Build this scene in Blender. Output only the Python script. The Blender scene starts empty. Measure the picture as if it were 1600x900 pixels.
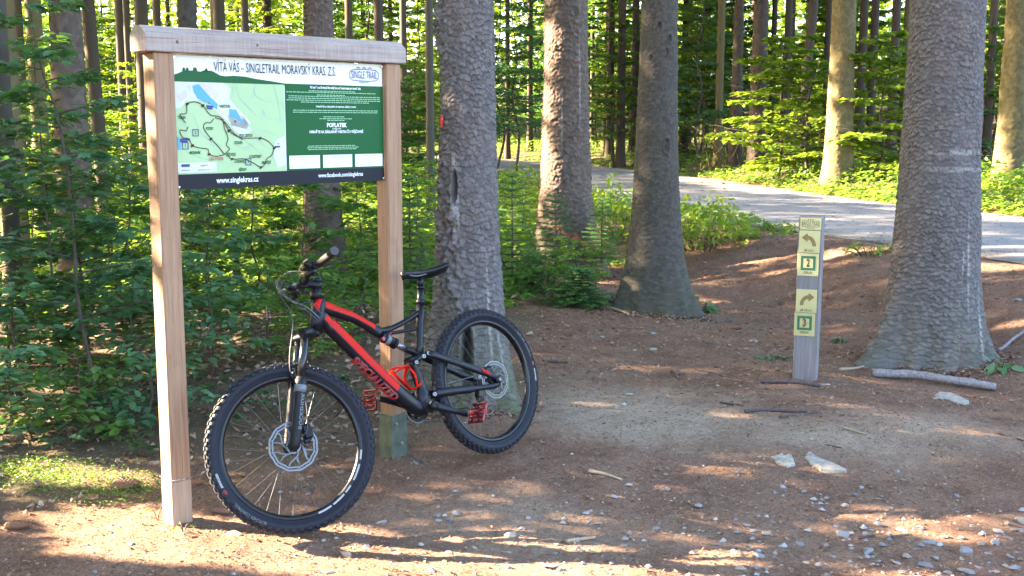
import bpy, math, random
import numpy as np
from math import sin, cos, pi, radians, sqrt, atan2
from mathutils import Vector, Matrix
rng = np.random.default_rng(7); random.seed(7)
sc = bpy.context.scene
# ------------------------------------------------------------------ camera, sky, sun
FPX = 1793.0; TH = radians(8.1); CH = 1.67
cam_d = bpy.data.cameras.new('camera'); cam = bpy.data.objects.new('camera', cam_d)
sc.collection.objects.link(cam); sc.camera = cam
cam_d.sensor_width = 36; cam_d.lens = 36 * FPX / 1600; cam_d.clip_start = .05; cam_d.clip_end = 600
cam.location = (0, 0, CH); cam.rotation_euler = (radians(90) - TH, 0, 0)
SUN_EL = radians(23); TS = np.array([-.977, .213])            # horizontal direction towards the sun
w = bpy.data.worlds.new('World'); sc.world = w; w.use_nodes = True
nt = w.node_tree; bg = nt.nodes['Background']
sky = nt.nodes.new('ShaderNodeTexSky'); sky.sky_type = 'NISHITA'; sky.sun_disc = False
sky.sun_elevation = SUN_EL; sky.sun_rotation = atan2(TS[0], TS[1]); sky.air_density = .85; sky.dust_density = 2.4; sky.ozone_density = .55
nt.links.new(sky.outputs[0], bg.inputs[0]); bg.inputs[1].default_value = .085
sun_d = bpy.data.lights.new('sun', 'SUN'); sun = bpy.data.objects.new('sun', sun_d); sc.collection.objects.link(sun)
sun_d.energy = 5.0; sun_d.angle = radians(.55); sun_d.color = (1, .80, .55)
TSV = Vector((TS[0] * cos(SUN_EL), TS[1] * cos(SUN_EL), sin(SUN_EL)))
sun.rotation_euler = TSV.to_track_quat('Z', 'Y').to_euler()
sc.view_settings.view_transform = 'Standard'; sc.view_settings.look = 'None'
sc.view_settings.exposure = 4.25; sc.view_settings.gamma = 1
sc.render.engine = 'CYCLES'
cy = sc.cycles; cy.max_bounces = 6; cy.diffuse_bounces = 3; cy.glossy_bounces = 2; cy.transmission_bounces = 4
cy.transparent_max_bounces = 6; cy.caustics_reflective = False; cy.caustics_refractive = False
cy.use_denoising = True; cy.sample_clamp_indirect = 6

# ------------------------------------------------------------------ helpers
def tag(o, label=None, cat=None, group=None, kind=None):
    if label: o['label'] = label
    if cat: o['category'] = cat
    if group: o['group'] = group
    if kind: o['kind'] = kind
    return o
def empty(name, loc=(0, 0, 0), rz=0, label=None, cat=None, group=None):
    o = bpy.data.objects.new(name, None); sc.collection.objects.link(o)
    o.location = loc; o.rotation_euler = (0, 0, rz); o.empty_display_size = .1
    return tag(o, label, cat, group)
def link(name, me, parent=None, kind=None, loc=None, rz=0):
    o = bpy.data.objects.new(name, me); sc.collection.objects.link(o)
    if parent: o.parent = parent
    if loc is not None: o.location = loc
    if rz: o.rotation_euler = (0, 0, rz)
    if kind: o['kind'] = kind
    return o
def np_mesh(name, V, F, mats, midx=None, smooth=True, attrs=None):
    """V (n,3); F an (m,k) array or a list of such arrays"""
    V = np.asarray(V, np.float32)
    if not isinstance(F, list): F = [F]
    F = [np.asarray(f, np.int32) for f in F if len(f)]
    me = bpy.data.meshes.new(name)
    me.vertices.add(len(V)); me.vertices.foreach_set('co', V.ravel())
    li = np.concatenate([f.ravel() for f in F]); tot = np.concatenate([np.full(len(f), f.shape[1], np.int32) for f in F])
    st = np.concatenate([[0], np.cumsum(tot)[:-1]]).astype(np.int32)
    me.loops.add(len(li)); me.loops.foreach_set('vertex_index', li)
    me.polygons.add(len(tot)); me.polygons.foreach_set('loop_start', st)
    if midx is not None: me.polygons.foreach_set('material_index', np.asarray(midx, np.int32))
    me.polygons.foreach_set('use_smooth', np.full(len(tot), smooth))
    for m in (mats if isinstance(mats, (list, tuple)) else [mats]): me.materials.append(m)
    for k, a in (attrs or {}).items():
        if a.ndim == 1:
            at = me.attributes.new(k, 'FLOAT', 'POINT'); at.data.foreach_set('value', a.astype(np.float32))
        else:
            at = me.attributes.new(k, 'FLOAT_COLOR', 'POINT')
            at.data.foreach_set('color', np.c_[a, np.ones(len(a))].astype(np.float32).ravel())
    me.update(); me.validate(); return me
def unit(v):
    v = np.asarray(v, float); return v / (np.linalg.norm(v, axis=-1, keepdims=True) + 1e-12)
class MB:
    """collects shapes into one mesh; fn maps every point at the end"""
    def __init__(s): s.v = []; s.f = []; s.m = []; s.sm = []
    def add(s, V, F, m=0, smooth=True):
        b = len(s.v); s.v += [tuple(map(float, p)) for p in V]
        for f in F: s.f.append(tuple(int(i) + b for i in f)); s.m.append(m); s.sm.append(smooth)
    def box(s, c, size, R=None, m=0, bev=0):
        x, y, z = [k / 2 for k in size]; R = np.eye(3) if R is None else np.asarray(R); c = np.asarray(c, float)
        if bev <= 0:
            P = [(-x,-y,-z),(x,-y,-z),(x,y,-z),(-x,y,-z),(-x,-y,z),(x,-y,z),(x,y,z),(-x,y,z)]
            F = [(0,3,2,1),(4,5,6,7),(0,1,5,4),(1,2,6,5),(2,3,7,6),(3,0,4,7)]
            s.add([c + R @ np.array(p) for p in P], F, m, False); return
        b = min(bev, x * .9, y * .9, z * .9); P = []; idx = {}
        for i, sx in enumerate((-1, 1)):
            for j, sy in enumerate((-1, 1)):
                for k, sz in enumerate((-1, 1)):
                    for a in range(3):
                        d = [b, b, b]; d[a] = 0
                        idx[(i, j, k, a)] = len(P); P.append((sx * (x - d[0]), sy * (y - d[1]), sz * (z - d[2])))
        I = idx; F = []
        for a in range(3):
            o = [q for q in range(3) if q != a]
            for e in (0, 1):
                q = []
                for (p0, p1) in ((0, 0), (1, 0), (1, 1), (0, 1)):
                    t = [0, 0, 0]; t[a] = e; t[o[0]] = p0; t[o[1]] = p1; q.append(I[(t[0], t[1], t[2], a)])
                F.append(q)
        for a in range(3):
            o = [q for q in range(3) if q != a]
            for p0 in (0, 1):
                for p1 in (0, 1):
                    t0 = [0, 0, 0]; t1 = [0, 0, 0]; t0[a] = 0; t1[a] = 1
                    for t in (t0, t1): t[o[0]] = p0; t[o[1]] = p1
                    F.append([I[(*t0, o[0])], I[(*t1, o[0])], I[(*t1, o[1])], I[(*t0, o[1])]])
        for i in (0, 1):
            for j in (0, 1):
                for k in (0, 1): F.append([I[(i, j, k, 0)], I[(i, j, k, 1)], I[(i, j, k, 2)]])
        PP = np.array(P); FF = []
        for f in F:
            n = np.cross(PP[f[1]] - PP[f[0]], PP[f[2]] - PP[f[0]])
            FF.append(f if n @ PP[list(f)].mean(0) > 0 else f[::-1])
        s.add([c + R @ p for p in PP], FF, m, False)
    def tube(s, pts, rad, n=10, m=0, cap=True, flat=None, up=None, mfn=None, smooth=True):
        """rad: number, list, or list of (a,b); a along 'side', b along the other axis"""
        pts = [np.asarray(p, float) for p in pts]; N = len(pts)
        rad = [rad] * N if np.isscalar(rad) or isinstance(rad, tuple) else list(rad)
        rad = [(r, r) if np.isscalar(r) else r for r in rad]
        V = []; prev = None
        for i in range(N):
            t = unit(pts[min(i + 1, N - 1)] - pts[max(i - 1, 0)])
            if prev is None:
                a = np.array(up if up is not None else ((0, 0, 1) if abs(t[2]) < .9 else (1, 0, 0)), float)
            else: a = prev
            a = unit(a - t * (a @ t)); prev = a; b = np.cross(t, a)
            for k in range(n):
                th = 2 * pi * k / n
                V.append(pts[i] + a * cos(th) * rad[i][0] + b * sin(th) * rad[i][1])
        F = []; M = []
        for i in range(N - 1):
            for k in range(n):
                F.append((i * n + k, i * n + (k + 1) % n, (i + 1) * n + (k + 1) % n, (i + 1) * n + k))
                M.append(mfn(i / (N - 1), 2 * pi * (k + .5) / n) if mfn else m)
        base = len(s.v); s.v += [tuple(map(float, p)) for p in V]
        for f, mm in zip(F, M): s.f.append(tuple(i + base for i in f)); s.m.append(mm); s.sm.append(smooth)
        if cap:
            for q in (list(range(n))[::-1], [(N - 1) * n + k for k in range(n)]):
                s.f.append(tuple(i + base for i in q)); s.m.append(m); s.sm.append(False)
    def cyl(s, a, b, r, n=14, m=0, r2=None): s.tube([a, b], [r, r if r2 is None else r2], n, m)
    def lathe(s, prof, c=(0, 0, 0), ax=(0, 0, 1), n=24, m=0, closed=False, smooth=True):
        ax = unit(ax); a = unit(np.cross(ax, (1, 0, 0) if abs(ax[0]) < .9 else (0, 0, 1))); b = np.cross(ax, a); c = np.asarray(c, float)
        V = [c + ax * z + (a * cos(2*pi*k/n) + b * sin(2*pi*k/n)) * r for (r, z) in prof for k in range(n)]
        L = len(prof); F = []
        for i in range(L if closed else L - 1):
            j = (i + 1) % L
            for k in range(n): F.append((i*n+k, i*n+(k+1) % n, j*n+(k+1) % n, j*n+k))
        s.add(V, F, m, smooth)
    def prism(s, outline, T, depth, m=0):
        """2-D outline extruded; T maps (x,y,z) to space"""
        n = len(outline); V = [T(x, y, 0) for x, y in outline] + [T(x, y, depth) for x, y in outline]
        s.add(V, [tuple(range(n))[::-1], tuple(range(n, 2*n))] + [(i, (i+1) % n, n+(i+1) % n, n+i) for i in range(n)], m, False)
    def text(s, body, size, T, xs=1., align='CENTER', m=0, bold=0., depth=0.):
        c = bpy.data.curves.new('t', 'FONT'); c.body = body; c.size = size; c.align_x = align; c.align_y = 'CENTER'
        c.offset = bold; c.extrude = depth; c.resolution_u = 2
        o = bpy.data.objects.new('t', c); sc.collection.objects.link(o)
        me = bpy.data.meshes.new_from_object(o.evaluated_get(bpy.context.evaluated_depsgraph_get()))
        V = [T(v.co.x * xs, v.co.y, v.co.z) for v in me.vertices]
        s.add(V, [p.vertices for p in me.polygons], m, False)
        bpy.data.objects.remove(o); bpy.data.curves.remove(c); bpy.data.meshes.remove(me)
    def build(s, name, mats, parent=None, fn=None, kind=None, loc=None, rz=0):
        me = s.mesh(name, mats, fn); return link(name, me, parent, kind, loc, rz)
    def mesh(s, name, mats, fn=None):
        V = s.v if fn is None else [tuple(fn(np.array(p))) for p in s.v]
        me = bpy.data.meshes.new(name); me.from_pydata(V, [], s.f)
        me.polygons.foreach_set('material_index', s.m); me.polygons.foreach_set('use_smooth', s.sm)
        for m in (mats if isinstance(mats, (list, tuple)) else [mats]): me.materials.append(m)
        me.update(); return me
def spline(P, n=8):
    P = [np.asarray(p, float) for p in P]; Q = [2*P[0]-P[1]] + P + [2*P[-1]-P[-2]]; out = []
    for i in range(1, len(Q) - 2):
        for k in range(n):
            t = k / n; a, b, c, d = Q[i-1:i+3]
            out.append(.5*((2*b)+(-a+c)*t+(2*a-5*b+4*c-d)*t*t+(-a+3*b-3*c+d)*t**3))
    return out + [P[-1]]

# noise on arrays
_perm = rng.random((256, 256))
def vnoise(x, y):
    xi = np.floor(x).astype(int); yi = np.floor(y).astype(int); fx = x - xi; fy = y - yi
    fx = fx*fx*(3-2*fx); fy = fy*fy*(3-2*fy); g = lambda i, j: _perm[(xi+i) % 256, (yi+j) % 256]
    return (g(0,0)*(1-fx)+g(1,0)*fx)*(1-fy) + (g(0,1)*(1-fx)+g(1,1)*fx)*fy
def fbm(x, y, o=4):
    s = 0; a = .5
    for i in range(o): s = s + a*vnoise(x*2**i+17.3*i, y*2**i+5.1*i); a *= .5
    return s
def worley(u, v, nu, seed=0):
    """u wraps every nu cells; returns F1, F2, cell random, offset v in cell"""
    r = np.random.default_rng(seed); K = 512; jx = r.random((K, K)); jy = r.random((K, K)); cr = r.random((K, K))
    ui = np.floor(u).astype(int); vi = np.floor(v).astype(int)
    f1 = np.full(u.shape, 9.); f2 = np.full(u.shape, 9.); c = np.zeros(u.shape); dv = np.zeros(u.shape)
    for i in (-1, 0, 1):
        for j in (-1, 0, 1):
            a = (ui+i) % nu % K; b = (vi+j) % K
            dx = ui+i+.03+.94*jx[a, b]-u; dy = vi+j+.03+.94*jy[a, b]-v; d = np.sqrt(dx*dx+dy*dy)
            n1 = d < f1; f2 = np.where(n1, f1, np.minimum(f2, d)); c = np.where(n1, cr[a, b], c); dv = np.where(n1, dy, dv); f1 = np.where(n1, d, f1)
    return f1, f2, c, dv
def sstep(a, b, x): t = np.clip((x-a)/(b-a), 0, 1); return t*t*(3-2*t)

# ------------------------------------------------------------------ materials
class NB:
    def __init__(s, name):
        s.m = bpy.data.materials.new(name); s.m.use_nodes = True; s.t = s.m.node_tree
        s.p = s.t.nodes['Principled BSDF']; s.out = s.t.nodes['Material Output']
    def n(s, ty, **kw):
        o = s.t.nodes.new(ty)
        for k, v in kw.items(): setattr(o, k, v)
        return o
    def l(s, a, b): s.t.links.new(a, b)
    def noise(s, scale, detail=4, rough=.6, coord=None, vec=(1, 1, 1), which='Object'):
        tc = s.n('ShaderNodeTexCoord'); mp = s.n('ShaderNodeMapping'); mp.inputs['Scale'].default_value = vec
        s.l(coord if coord else tc.outputs[which], mp.inputs[0]); nz = s.n('ShaderNodeTexNoise')
        nz.inputs['Scale'].default_value = scale; nz.inputs['Detail'].default_value = detail; nz.inputs['Roughness'].default_value = rough
        s.l(mp.outputs[0], nz.inputs['Vector']); return nz.outputs['Fac']
    def ramp(s, fac, stops):
        r = s.n('ShaderNodeValToRGB'); e = r.color_ramp.elements
        while len(e) < len(stops): e.new(.5)
        for q, (p, c) in zip(e, stops): q.position = p; q.color = (*c, 1)
        s.l(fac, r.inputs[0]); return r.outputs[0]
    def mix(s, fac, a, b, mode='MIX'):
        r = s.n('ShaderNodeMix', data_type='RGBA', blend_type=mode)
        for i, x in ((0, fac), (6, a), (7, b)):
            if isinstance(x, (int, float)): r.inputs[i].default_value = x
            elif isinstance(x, tuple): r.inputs[i].default_value = (*x, 1)
            else: s.l(x, r.inputs[i])
        return r.outputs[2]
    def attr(s, name, o='Fac'): a = s.n('ShaderNodeAttribute', attribute_name=name); return a.outputs[o]
    def bump(s, h, strength=.3, dist=.01):
        b = s.n('ShaderNodeBump'); b.inputs['Strength'].default_value = strength; b.inputs['Distance'].default_value = dist
        s.l(h, b.inputs['Height']); s.l(b.outputs[0], s.p.inputs['Normal'])
    def done(s, col=None, rough=.7, metal=0, spec=.5):
        if col is not None:
            if isinstance(col, tuple): s.p.inputs['Base Color'].default_value = (*col, 1)
            else: s.l(col, s.p.inputs['Base Color'])
        if isinstance(rough, (int, float)): s.p.inputs['Roughness'].default_value = rough
        else: s.l(rough, s.p.inputs['Roughness'])
        s.p.inputs['Metallic'].default_value = metal; s.p.inputs['Specular IOR Level'].default_value = spec
        return s.m
def worn(name, col, rough=.5, metal=0, var=.25, scale=30, bump=.0, spec=.5):
    b = NB(name); nz = b.noise(scale, 5)
    c = b.ramp(nz, [(.3, tuple(k*(1-var) for k in col)), (.7, tuple(min(1, k*(1+var)) for k in col))])
    if bump: b.bump(nz, bump, .004)
    r = b.n('ShaderNodeMapRange'); b.l(nz, r.inputs[0]); r.inputs[1].default_value = .3; r.inputs[2].default_value = .7
    r.inputs[3].default_value = max(.05, rough-.12); r.inputs[4].default_value = min(1, rough+.12)
    return b.done(c, r.outputs[0], metal, spec)
def leafmat(name, cols, trans=.5, rough=.45, island=True):
    b = NB(name)
    if island:
        g = b.n('ShaderNodeNewGeometry'); fac = g.outputs['Random Per Island']
    else: fac = b.n('ShaderNodeObjectInfo').outputs['Random']
    c = b.ramp(fac, [(i/(len(cols)-1), k) for i, k in enumerate(cols)])
    nz = b.noise(.9, 2, .5, which='Object'); c = b.mix(b.ramp(nz, [(.35, (.0, .0, .0)), (.7, (.55, .55, .55))]), c, b.mix(1., c, (1.25, 1.1, .65), 'MULTIPLY'))
    b.done(c, rough, 0, .6)
    tr = b.n('ShaderNodeBsdfTranslucent'); b.l(b.mix(1., c, (1.5, 1.45, .55), 'MULTIPLY'), tr.inputs[0])
    mx = b.n('ShaderNodeMixShader'); mx.inputs[0].default_value = trans
    b.l(b.p.outputs[0], mx.inputs[1]); b.l(tr.outputs[0], mx.inputs[2]); b.l(mx.outputs[0], b.out.inputs[0]); return b.m
def barkmat(name, dark, mid, light, moss=None, fine=140, warm=None):
    b = NB(name); cellc = b.attr('cell'); nz = b.noise(fine, 6, .7, vec=(1, 1, .6)); big = b.noise(2.2, 3)
    c = b.ramp(nz, [(.25, dark), (.5, mid), (.75, light)])
    c = b.mix(.55, c, b.ramp(cellc, [(0, tuple(k*.55 for k in mid)), (1, tuple(k*1.5 for k in mid))]))
    c = b.mix(b.ramp(big, [(.45, (0, 0, 0)), (.7, (.5, .5, .5))]), c, b.mix(1., c, warm or (1.15, .95, .8), 'MULTIPLY'))
    if moss:
        mm = b.n('ShaderNodeMath', operation='MULTIPLY'); b.l(b.attr('moss'), mm.inputs[0]); b.l(b.ramp(b.noise(14, 5, .7), [(.38, (0, 0, 0)), (.58, (1, 1, 1))]), mm.inputs[1])
        c = b.mix(mm.outputs[0], c, b.ramp(nz, [(.3, tuple(k*.6 for k in moss)), (.7, moss)]))
    c = b.mix(b.attr('mark'), c, b.ramp(nz, [(.3, (.32, .30, .27)), (.7, (.6, .58, .54))]))
    b.bump(nz, .5, .004); return b.done(c, .88, 0, .25)
M = {}
M['bark_grey'] = barkmat('spruce_bark_grey', (.042, .036, .036), (.118, .105, .104), (.225, .205, .205), moss=(.10, .13, .05))
M['bark_brown'] = barkmat('spruce_bark_brown', (.038, .028, .024), (.108, .08, .066), (.20, .16, .135), moss=(.10, .13, .05))
M['bark_fine'] = barkmat('spruce_bark_fine', (.032, .028, .023), (.070, .061, .051), (.13, .116, .10), moss=(.06, .10, .05))
M['bark_far'] = barkmat('bark_far', (.028, .02, .016), (.06, .045, .036), (.11, .088, .07), fine=26)
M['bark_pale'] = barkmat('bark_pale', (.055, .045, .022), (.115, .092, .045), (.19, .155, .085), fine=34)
M['twig'] = worn('twig_bark', (.06, .045, .035), .85, 0, .4, 40, .3)
M['leaf'] = leafmat('broad_leaf', [(.06, .15, .035), (.085, .19, .045), (.12, .22, .045), (.07, .17, .06)])
M['leaf_cool'] = leafmat('broad_leaf_cool', [(.07, .17, .095), (.10, .225, .13), (.125, .245, .13), (.075, .185, .08)], .4, .36)
M['leaf_warm'] = leafmat('broad_leaf_warm', [(.14, .24, .03), (.20, .29, .045), (.11, .21, .035), (.25, .30, .06)], .55)
M['needle'] = leafmat('spruce_needle', [(.07, .18, .055), (.11, .24, .08), (.09, .21, .085)], .3, .5)
M['needle_dead'] = leafmat('dead_needle', [(.30, .075, .03), (.38, .11, .05)], .3, .7)
M['herb'] = leafmat('herb', [(.10, .20, .04), (.14, .25, .05), (.18, .27, .06), (.08, .18, .045)], .5)
M['wood'] = None

# ------------------------------------------------------------------ terrain
def seg_dist(x, y, P):
    """signed distance to polyline P (left of direction is positive) with nearest-parameter"""
    best = np.full(np.shape(x), 1e9); sg = np.zeros(np.shape(x))
    for (ax, ay), (bx, by) in zip(P[:-1], P[1:]):
        dx, dy = bx-ax, by-ay; L = dx*dx+dy*dy
        t = np.clip(((x-ax)*dx+(y-ay)*dy)/L, 0, 1); ex = x-ax-t*dx; ey = y-ay-t*dy
        d = np.hypot(ex, ey); s = np.sign(dx*ey-dy*ex); m = d < best
        best = np.where(m, d, best); sg = np.where(m, s, sg)
    return best*sg
# near edge of the road, running from the right foreground to the far left
NEAR = [(14., -12.), (9., 0.), (6.4, 6.6), (4.85, 10.7), (4.2, 12.5), (3.1, 14.8), (1.9, 18.), (.9, 23), (-.9, 31), (-5, 39), (-14, 46), (-40, 52)]
def softroad():
    P = [np.array(p, float) for p in NEAR]; return [tuple(p) for p in spline(P, 5)]
NEARS = softroad()
ROADW = 4.3
def height(x, y, micro=True):
    x = np.asarray(x, float); y = np.asarray(y, float)
    d = seg_dist(x, y, NEARS)                     # + = camera side of the road
    far = np.hypot(x, y)
    base = .03 + .018*np.clip(y-8, 0, 40)*sstep(0, -2.5, x) + .006*np.clip(y-8, 0, 60)
    base = base + .075*np.exp(-((x+.1)**2+(y-5.75)**2)/.5) + .05*np.exp(-((x+.25)**2+(y-6.8)**2)/.5)
    base = base + .06*np.exp(-((x-3.05)**2+(y-8.3)**2)/.6)
    zr = .36 + .004*np.clip(far-12, 0, 60)
    bank = sstep(2.9, .25, d)                     # the road bank
    lump = .06*(fbm(x*.9, y*.9, 3)-.45) + .035*(fbm(x*2.7+9, y*2.7, 3)-.45)
    near = base*(1-bank) + zr*bank + lump*(1+1.1*bank*sstep(.2, 1., d)-.75*bank*sstep(1., .2, d)) + .14*sstep(4.2, 2.6, d)*sstep(.6, 2.2, d)*(-1)
    dd = -d-ROADW                                 # beyond the road
    beyond = zr + .12*sstep(0, 1.2, dd) + .05*np.clip(dd, 0, 80) + lump*sstep(0, 2, dd)
    z = np.where(d > 0, near, np.where(dd > 0, beyond, zr-.004))
    if micro:
        mc = sstep(30, 12, far)*np.where((d > 0) | (dd > 0), 1., .12)
        z = z + mc*(.022*(fbm(x*11, y*11, 4)-.47) + .010*(vnoise(x*48, y*48)-.5))
    return z
def H1(x, y): return float(height(np.array([x]), np.array([y]), False)[0])
def ray(px, py):
    u = (px-800)/FPX; v = (py-450)/FPX
    return np.array([u, cos(TH)-v*sin(TH), -sin(TH)-v*cos(TH)])
def G(px, py):
    """ground point seen at a photograph pixel"""
    d = ray(px, py); t = np.linspace(2.5, 70, 2200); z = height(d[0]*t, d[1]*t, False)
    below = (CH+d[2]*t) < z; i = int(np.argmax(below)) if below.any() else len(t)-1
    a, b = t[max(i-1, 0)], t[i]
    for _ in range(12):
        m = (a+b)/2
        if CH+d[2]*m < H1(d[0]*m, d[1]*m): b = m
        else: a = m
    return np.array([d[0]*b, d[1]*b, H1(d[0]*b, d[1]*b)])
def At(px, py, D): d = ray(px, py); return np.array([0, 0, CH]) + d*D

def warp(lo, hi, a, b, fine, grow=1.035):
    """grid coordinates: spacing 'fine' inside a..b, growing outside"""
    c = list(np.arange(a, b, fine)); s = fine
    while c[-1] < hi: s *= grow; c.append(c[-1]+s)
    s = fine; left = []; x = a
    while x > lo: s *= grow; x -= s; left.append(x)
    return np.array(left[::-1]+c)
gx = warp(-170, 170, -2.6, 4.6, .03); gy = warp(-60, 210, 3.2, 10.5, .032)
X, Y = np.meshgrid(gx, gy); Z = height(X, Y)
nx, ny = len(gx), len(gy)
I = (np.arange(ny-1)[:, None]*nx + np.arange(nx-1)[None]).ravel()
GF = np.c_[I, I+1, I+nx+1, I+nx]
xf, yf = X.ravel(), Y.ravel(); dR = seg_dist(xf, yf, NEARS)
def blob(x, y, cx, cy, rx, ry, a=0):
    c, s = cos(a), sin(a); dx, dy = x-cx, y-cy; u = (dx*c+dy*s)/rx; v = (-dx*s+dy*c)/ry; return np.exp(-(u*u+v*v))
def worn_mask(x, y):
    n = fbm(x*1.7, y*1.7, 4)
    g1 = G(960, 640); g2 = G(1420, 680); g3 = G(1250, 850)
    wv = blob(x, y, g1[0], g1[1], .75, .75) + .75*blob(x, y, g2[0], g2[1], 1., .7) + .3*blob(x, y, g3[0], g3[1], 1.6, .55) + .25*blob(x, y, .1, 4.6, 1.0, .5)
    return np.clip((wv+.9*(n-.5)-.15)*1.5, 0, 1)*sstep(-1.6, -.6, x)
def duff_mask(x, y):          # forest floor with moss and dead leaves, left and behind
    d = seg_dist(x, y, NEARS); n = fbm(x*1.3+4, y*1.3, 3)-.5
    edge = 5.15 + .55*np.clip(x+1.4, -3, 6) + n*1.1
    left = sstep(-.3, .9, y-edge)*sstep(.25, -.55, x-.05*(y-6)+.6*n)
    return np.clip(np.maximum(left, sstep(-ROADW, -ROADW-.5, d)), 0, 1)
wm, dm = worn_mask(xf, yf), duff_mask(xf, yf)
b = NB('forest_soil')
n1 = b.noise(26, 8, .72, which='Object'); n2 = b.noise(140, 5, .75, which='Object'); n3 = b.noise(3.1, 5, .6); n4 = b.noise(9, 6, .7)
n5 = b.noise(62, 4, .8); soil = b.ramp(n1, [(.28, (.06, .033, .024)), (.46, (.18, .10, .07)), (.6, (.27, .16, .115)), (.78, (.38, .26, .20))])
soil = b.mix(.55, soil, b.ramp(n5, [(.36, (.04, .024, .018)), (.5, (.21, .12, .085)), (.64, (.46, .31, .23))]))
soil = b.mix(.5, soil, b.ramp(n2, [(.3, (.05, .03, .022)), (.5, (.18, .105, .07)), (.72, (.42, .30, .215))]))
soil = b.mix(b.ramp(n3, [(.42, (0, 0, 0)), (.64, (.6, .6, .6))]), soil, b.mix(1., soil, (.55, .47, .46), 'MULTIPLY'))
grey = b.mix(.5, b.ramp(n1, [(.3, (.25, .18, .13)), (.7, (.48, .37, .28))]), b.ramp(n2, [(.3, (.15, .105, .075)), (.7, (.52, .41, .31))]))
wfac = b.n('ShaderNodeMath', operation='MULTIPLY'); b.l(b.attr('worn'), wfac.inputs[0]); b.l(b.ramp(n5, [(.36, (.35, .35, .35)), (.5, (.8, .8, .8)), (.62, (1, 1, 1))]), wfac.inputs[1]); soil = b.mix(wfac.outputs[0], soil, grey)
duff = b.mix(.5, b.ramp(n4, [(.3, (.045, .032, .022)), (.5, (.10, .07, .045)), (.62, (.06, .075, .025)), (.8, (.15, .12, .085))]), b.ramp(n2, [(.3, (.035, .028, .02)), (.7, (.18, .14, .10))]))
soil = b.mix(b.attr('duff'), soil, duff)
b.bump(n2, .7, .012)
M['soil'] = b.done(soil, .95, 0, .15)
gm = np_mesh('ground', np.c_[xf, yf, Z.ravel()], GF, M['soil'], attrs={'worn': wm, 'duff': dm})
tag(link('ground', gm), kind='structure')
# road sheet
P = np.array(NEARS); T = unit(np.gradient(P, axis=0)); N = np.c_[T[:, 1], -T[:, 0]]
cols = 15; RV = []; ED = []
for j in range(cols):
    q = P + N*(ROADW*j/(cols-1))
    if j in (0, cols-1): q = q + N*(.16*(vnoise(P[:, 0]*3+j, P[:, 1]*3)-.5))[:, None]
    far = np.hypot(q[:, 0], q[:, 1]); crown = .05*(1-(2*j/(cols-1)-1)**2)
    RV.append(np.c_[q, .36+.004*np.clip(far-12, 0, 60)+.006+crown]); ED.append(np.full(len(q), abs(2*j/(cols-1)-1)))
L = len(P); RV = np.concatenate(RV); I = (np.arange(cols-1)[:, None]*L + np.arange(L-1)[None]).ravel()
b = NB('old_asphalt'); n1 = b.noise(1.3, 6, .6); n2 = b.noise(60, 4, .8); n3 = b.noise(4.5, 7, .75)
c = b.mix(.4, b.ramp(n1, [(.35, (.17, .16, .165)), (.7, (.29, .275, .275))]), b.ramp(n2, [(.3, (.12, .115, .115)), (.7, (.34, .33, .325))]))
c = b.mix(b.ramp(b.attr('edge'), [(.72, (0, 0, 0)), (1., (.8, .8, .8))]), c, b.ramp(n1, [(.4, (.15, .115, .085)), (.6, (.24, .20, .15))]))
c = b.mix(b.ramp(n3, [(.36, (.7, .7, .7)), (.44, (0, 0, 0))]), c, (.10, .085, .07)); c = b.mix(b.ramp(n3, [(.58, (0, 0, 0)), (.66, (.5, .5, .5))]), c, (.30, .27, .25)); b.bump(n2, .4, .01); M['road'] = b.done(c, .9, 0, .2)
tag(link('road', np_mesh('road', RV, np.c_[I, I+L, I+L+1, I+1], M['road'], attrs={'edge': np.concatenate(ED)})), kind='structure')
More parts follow.
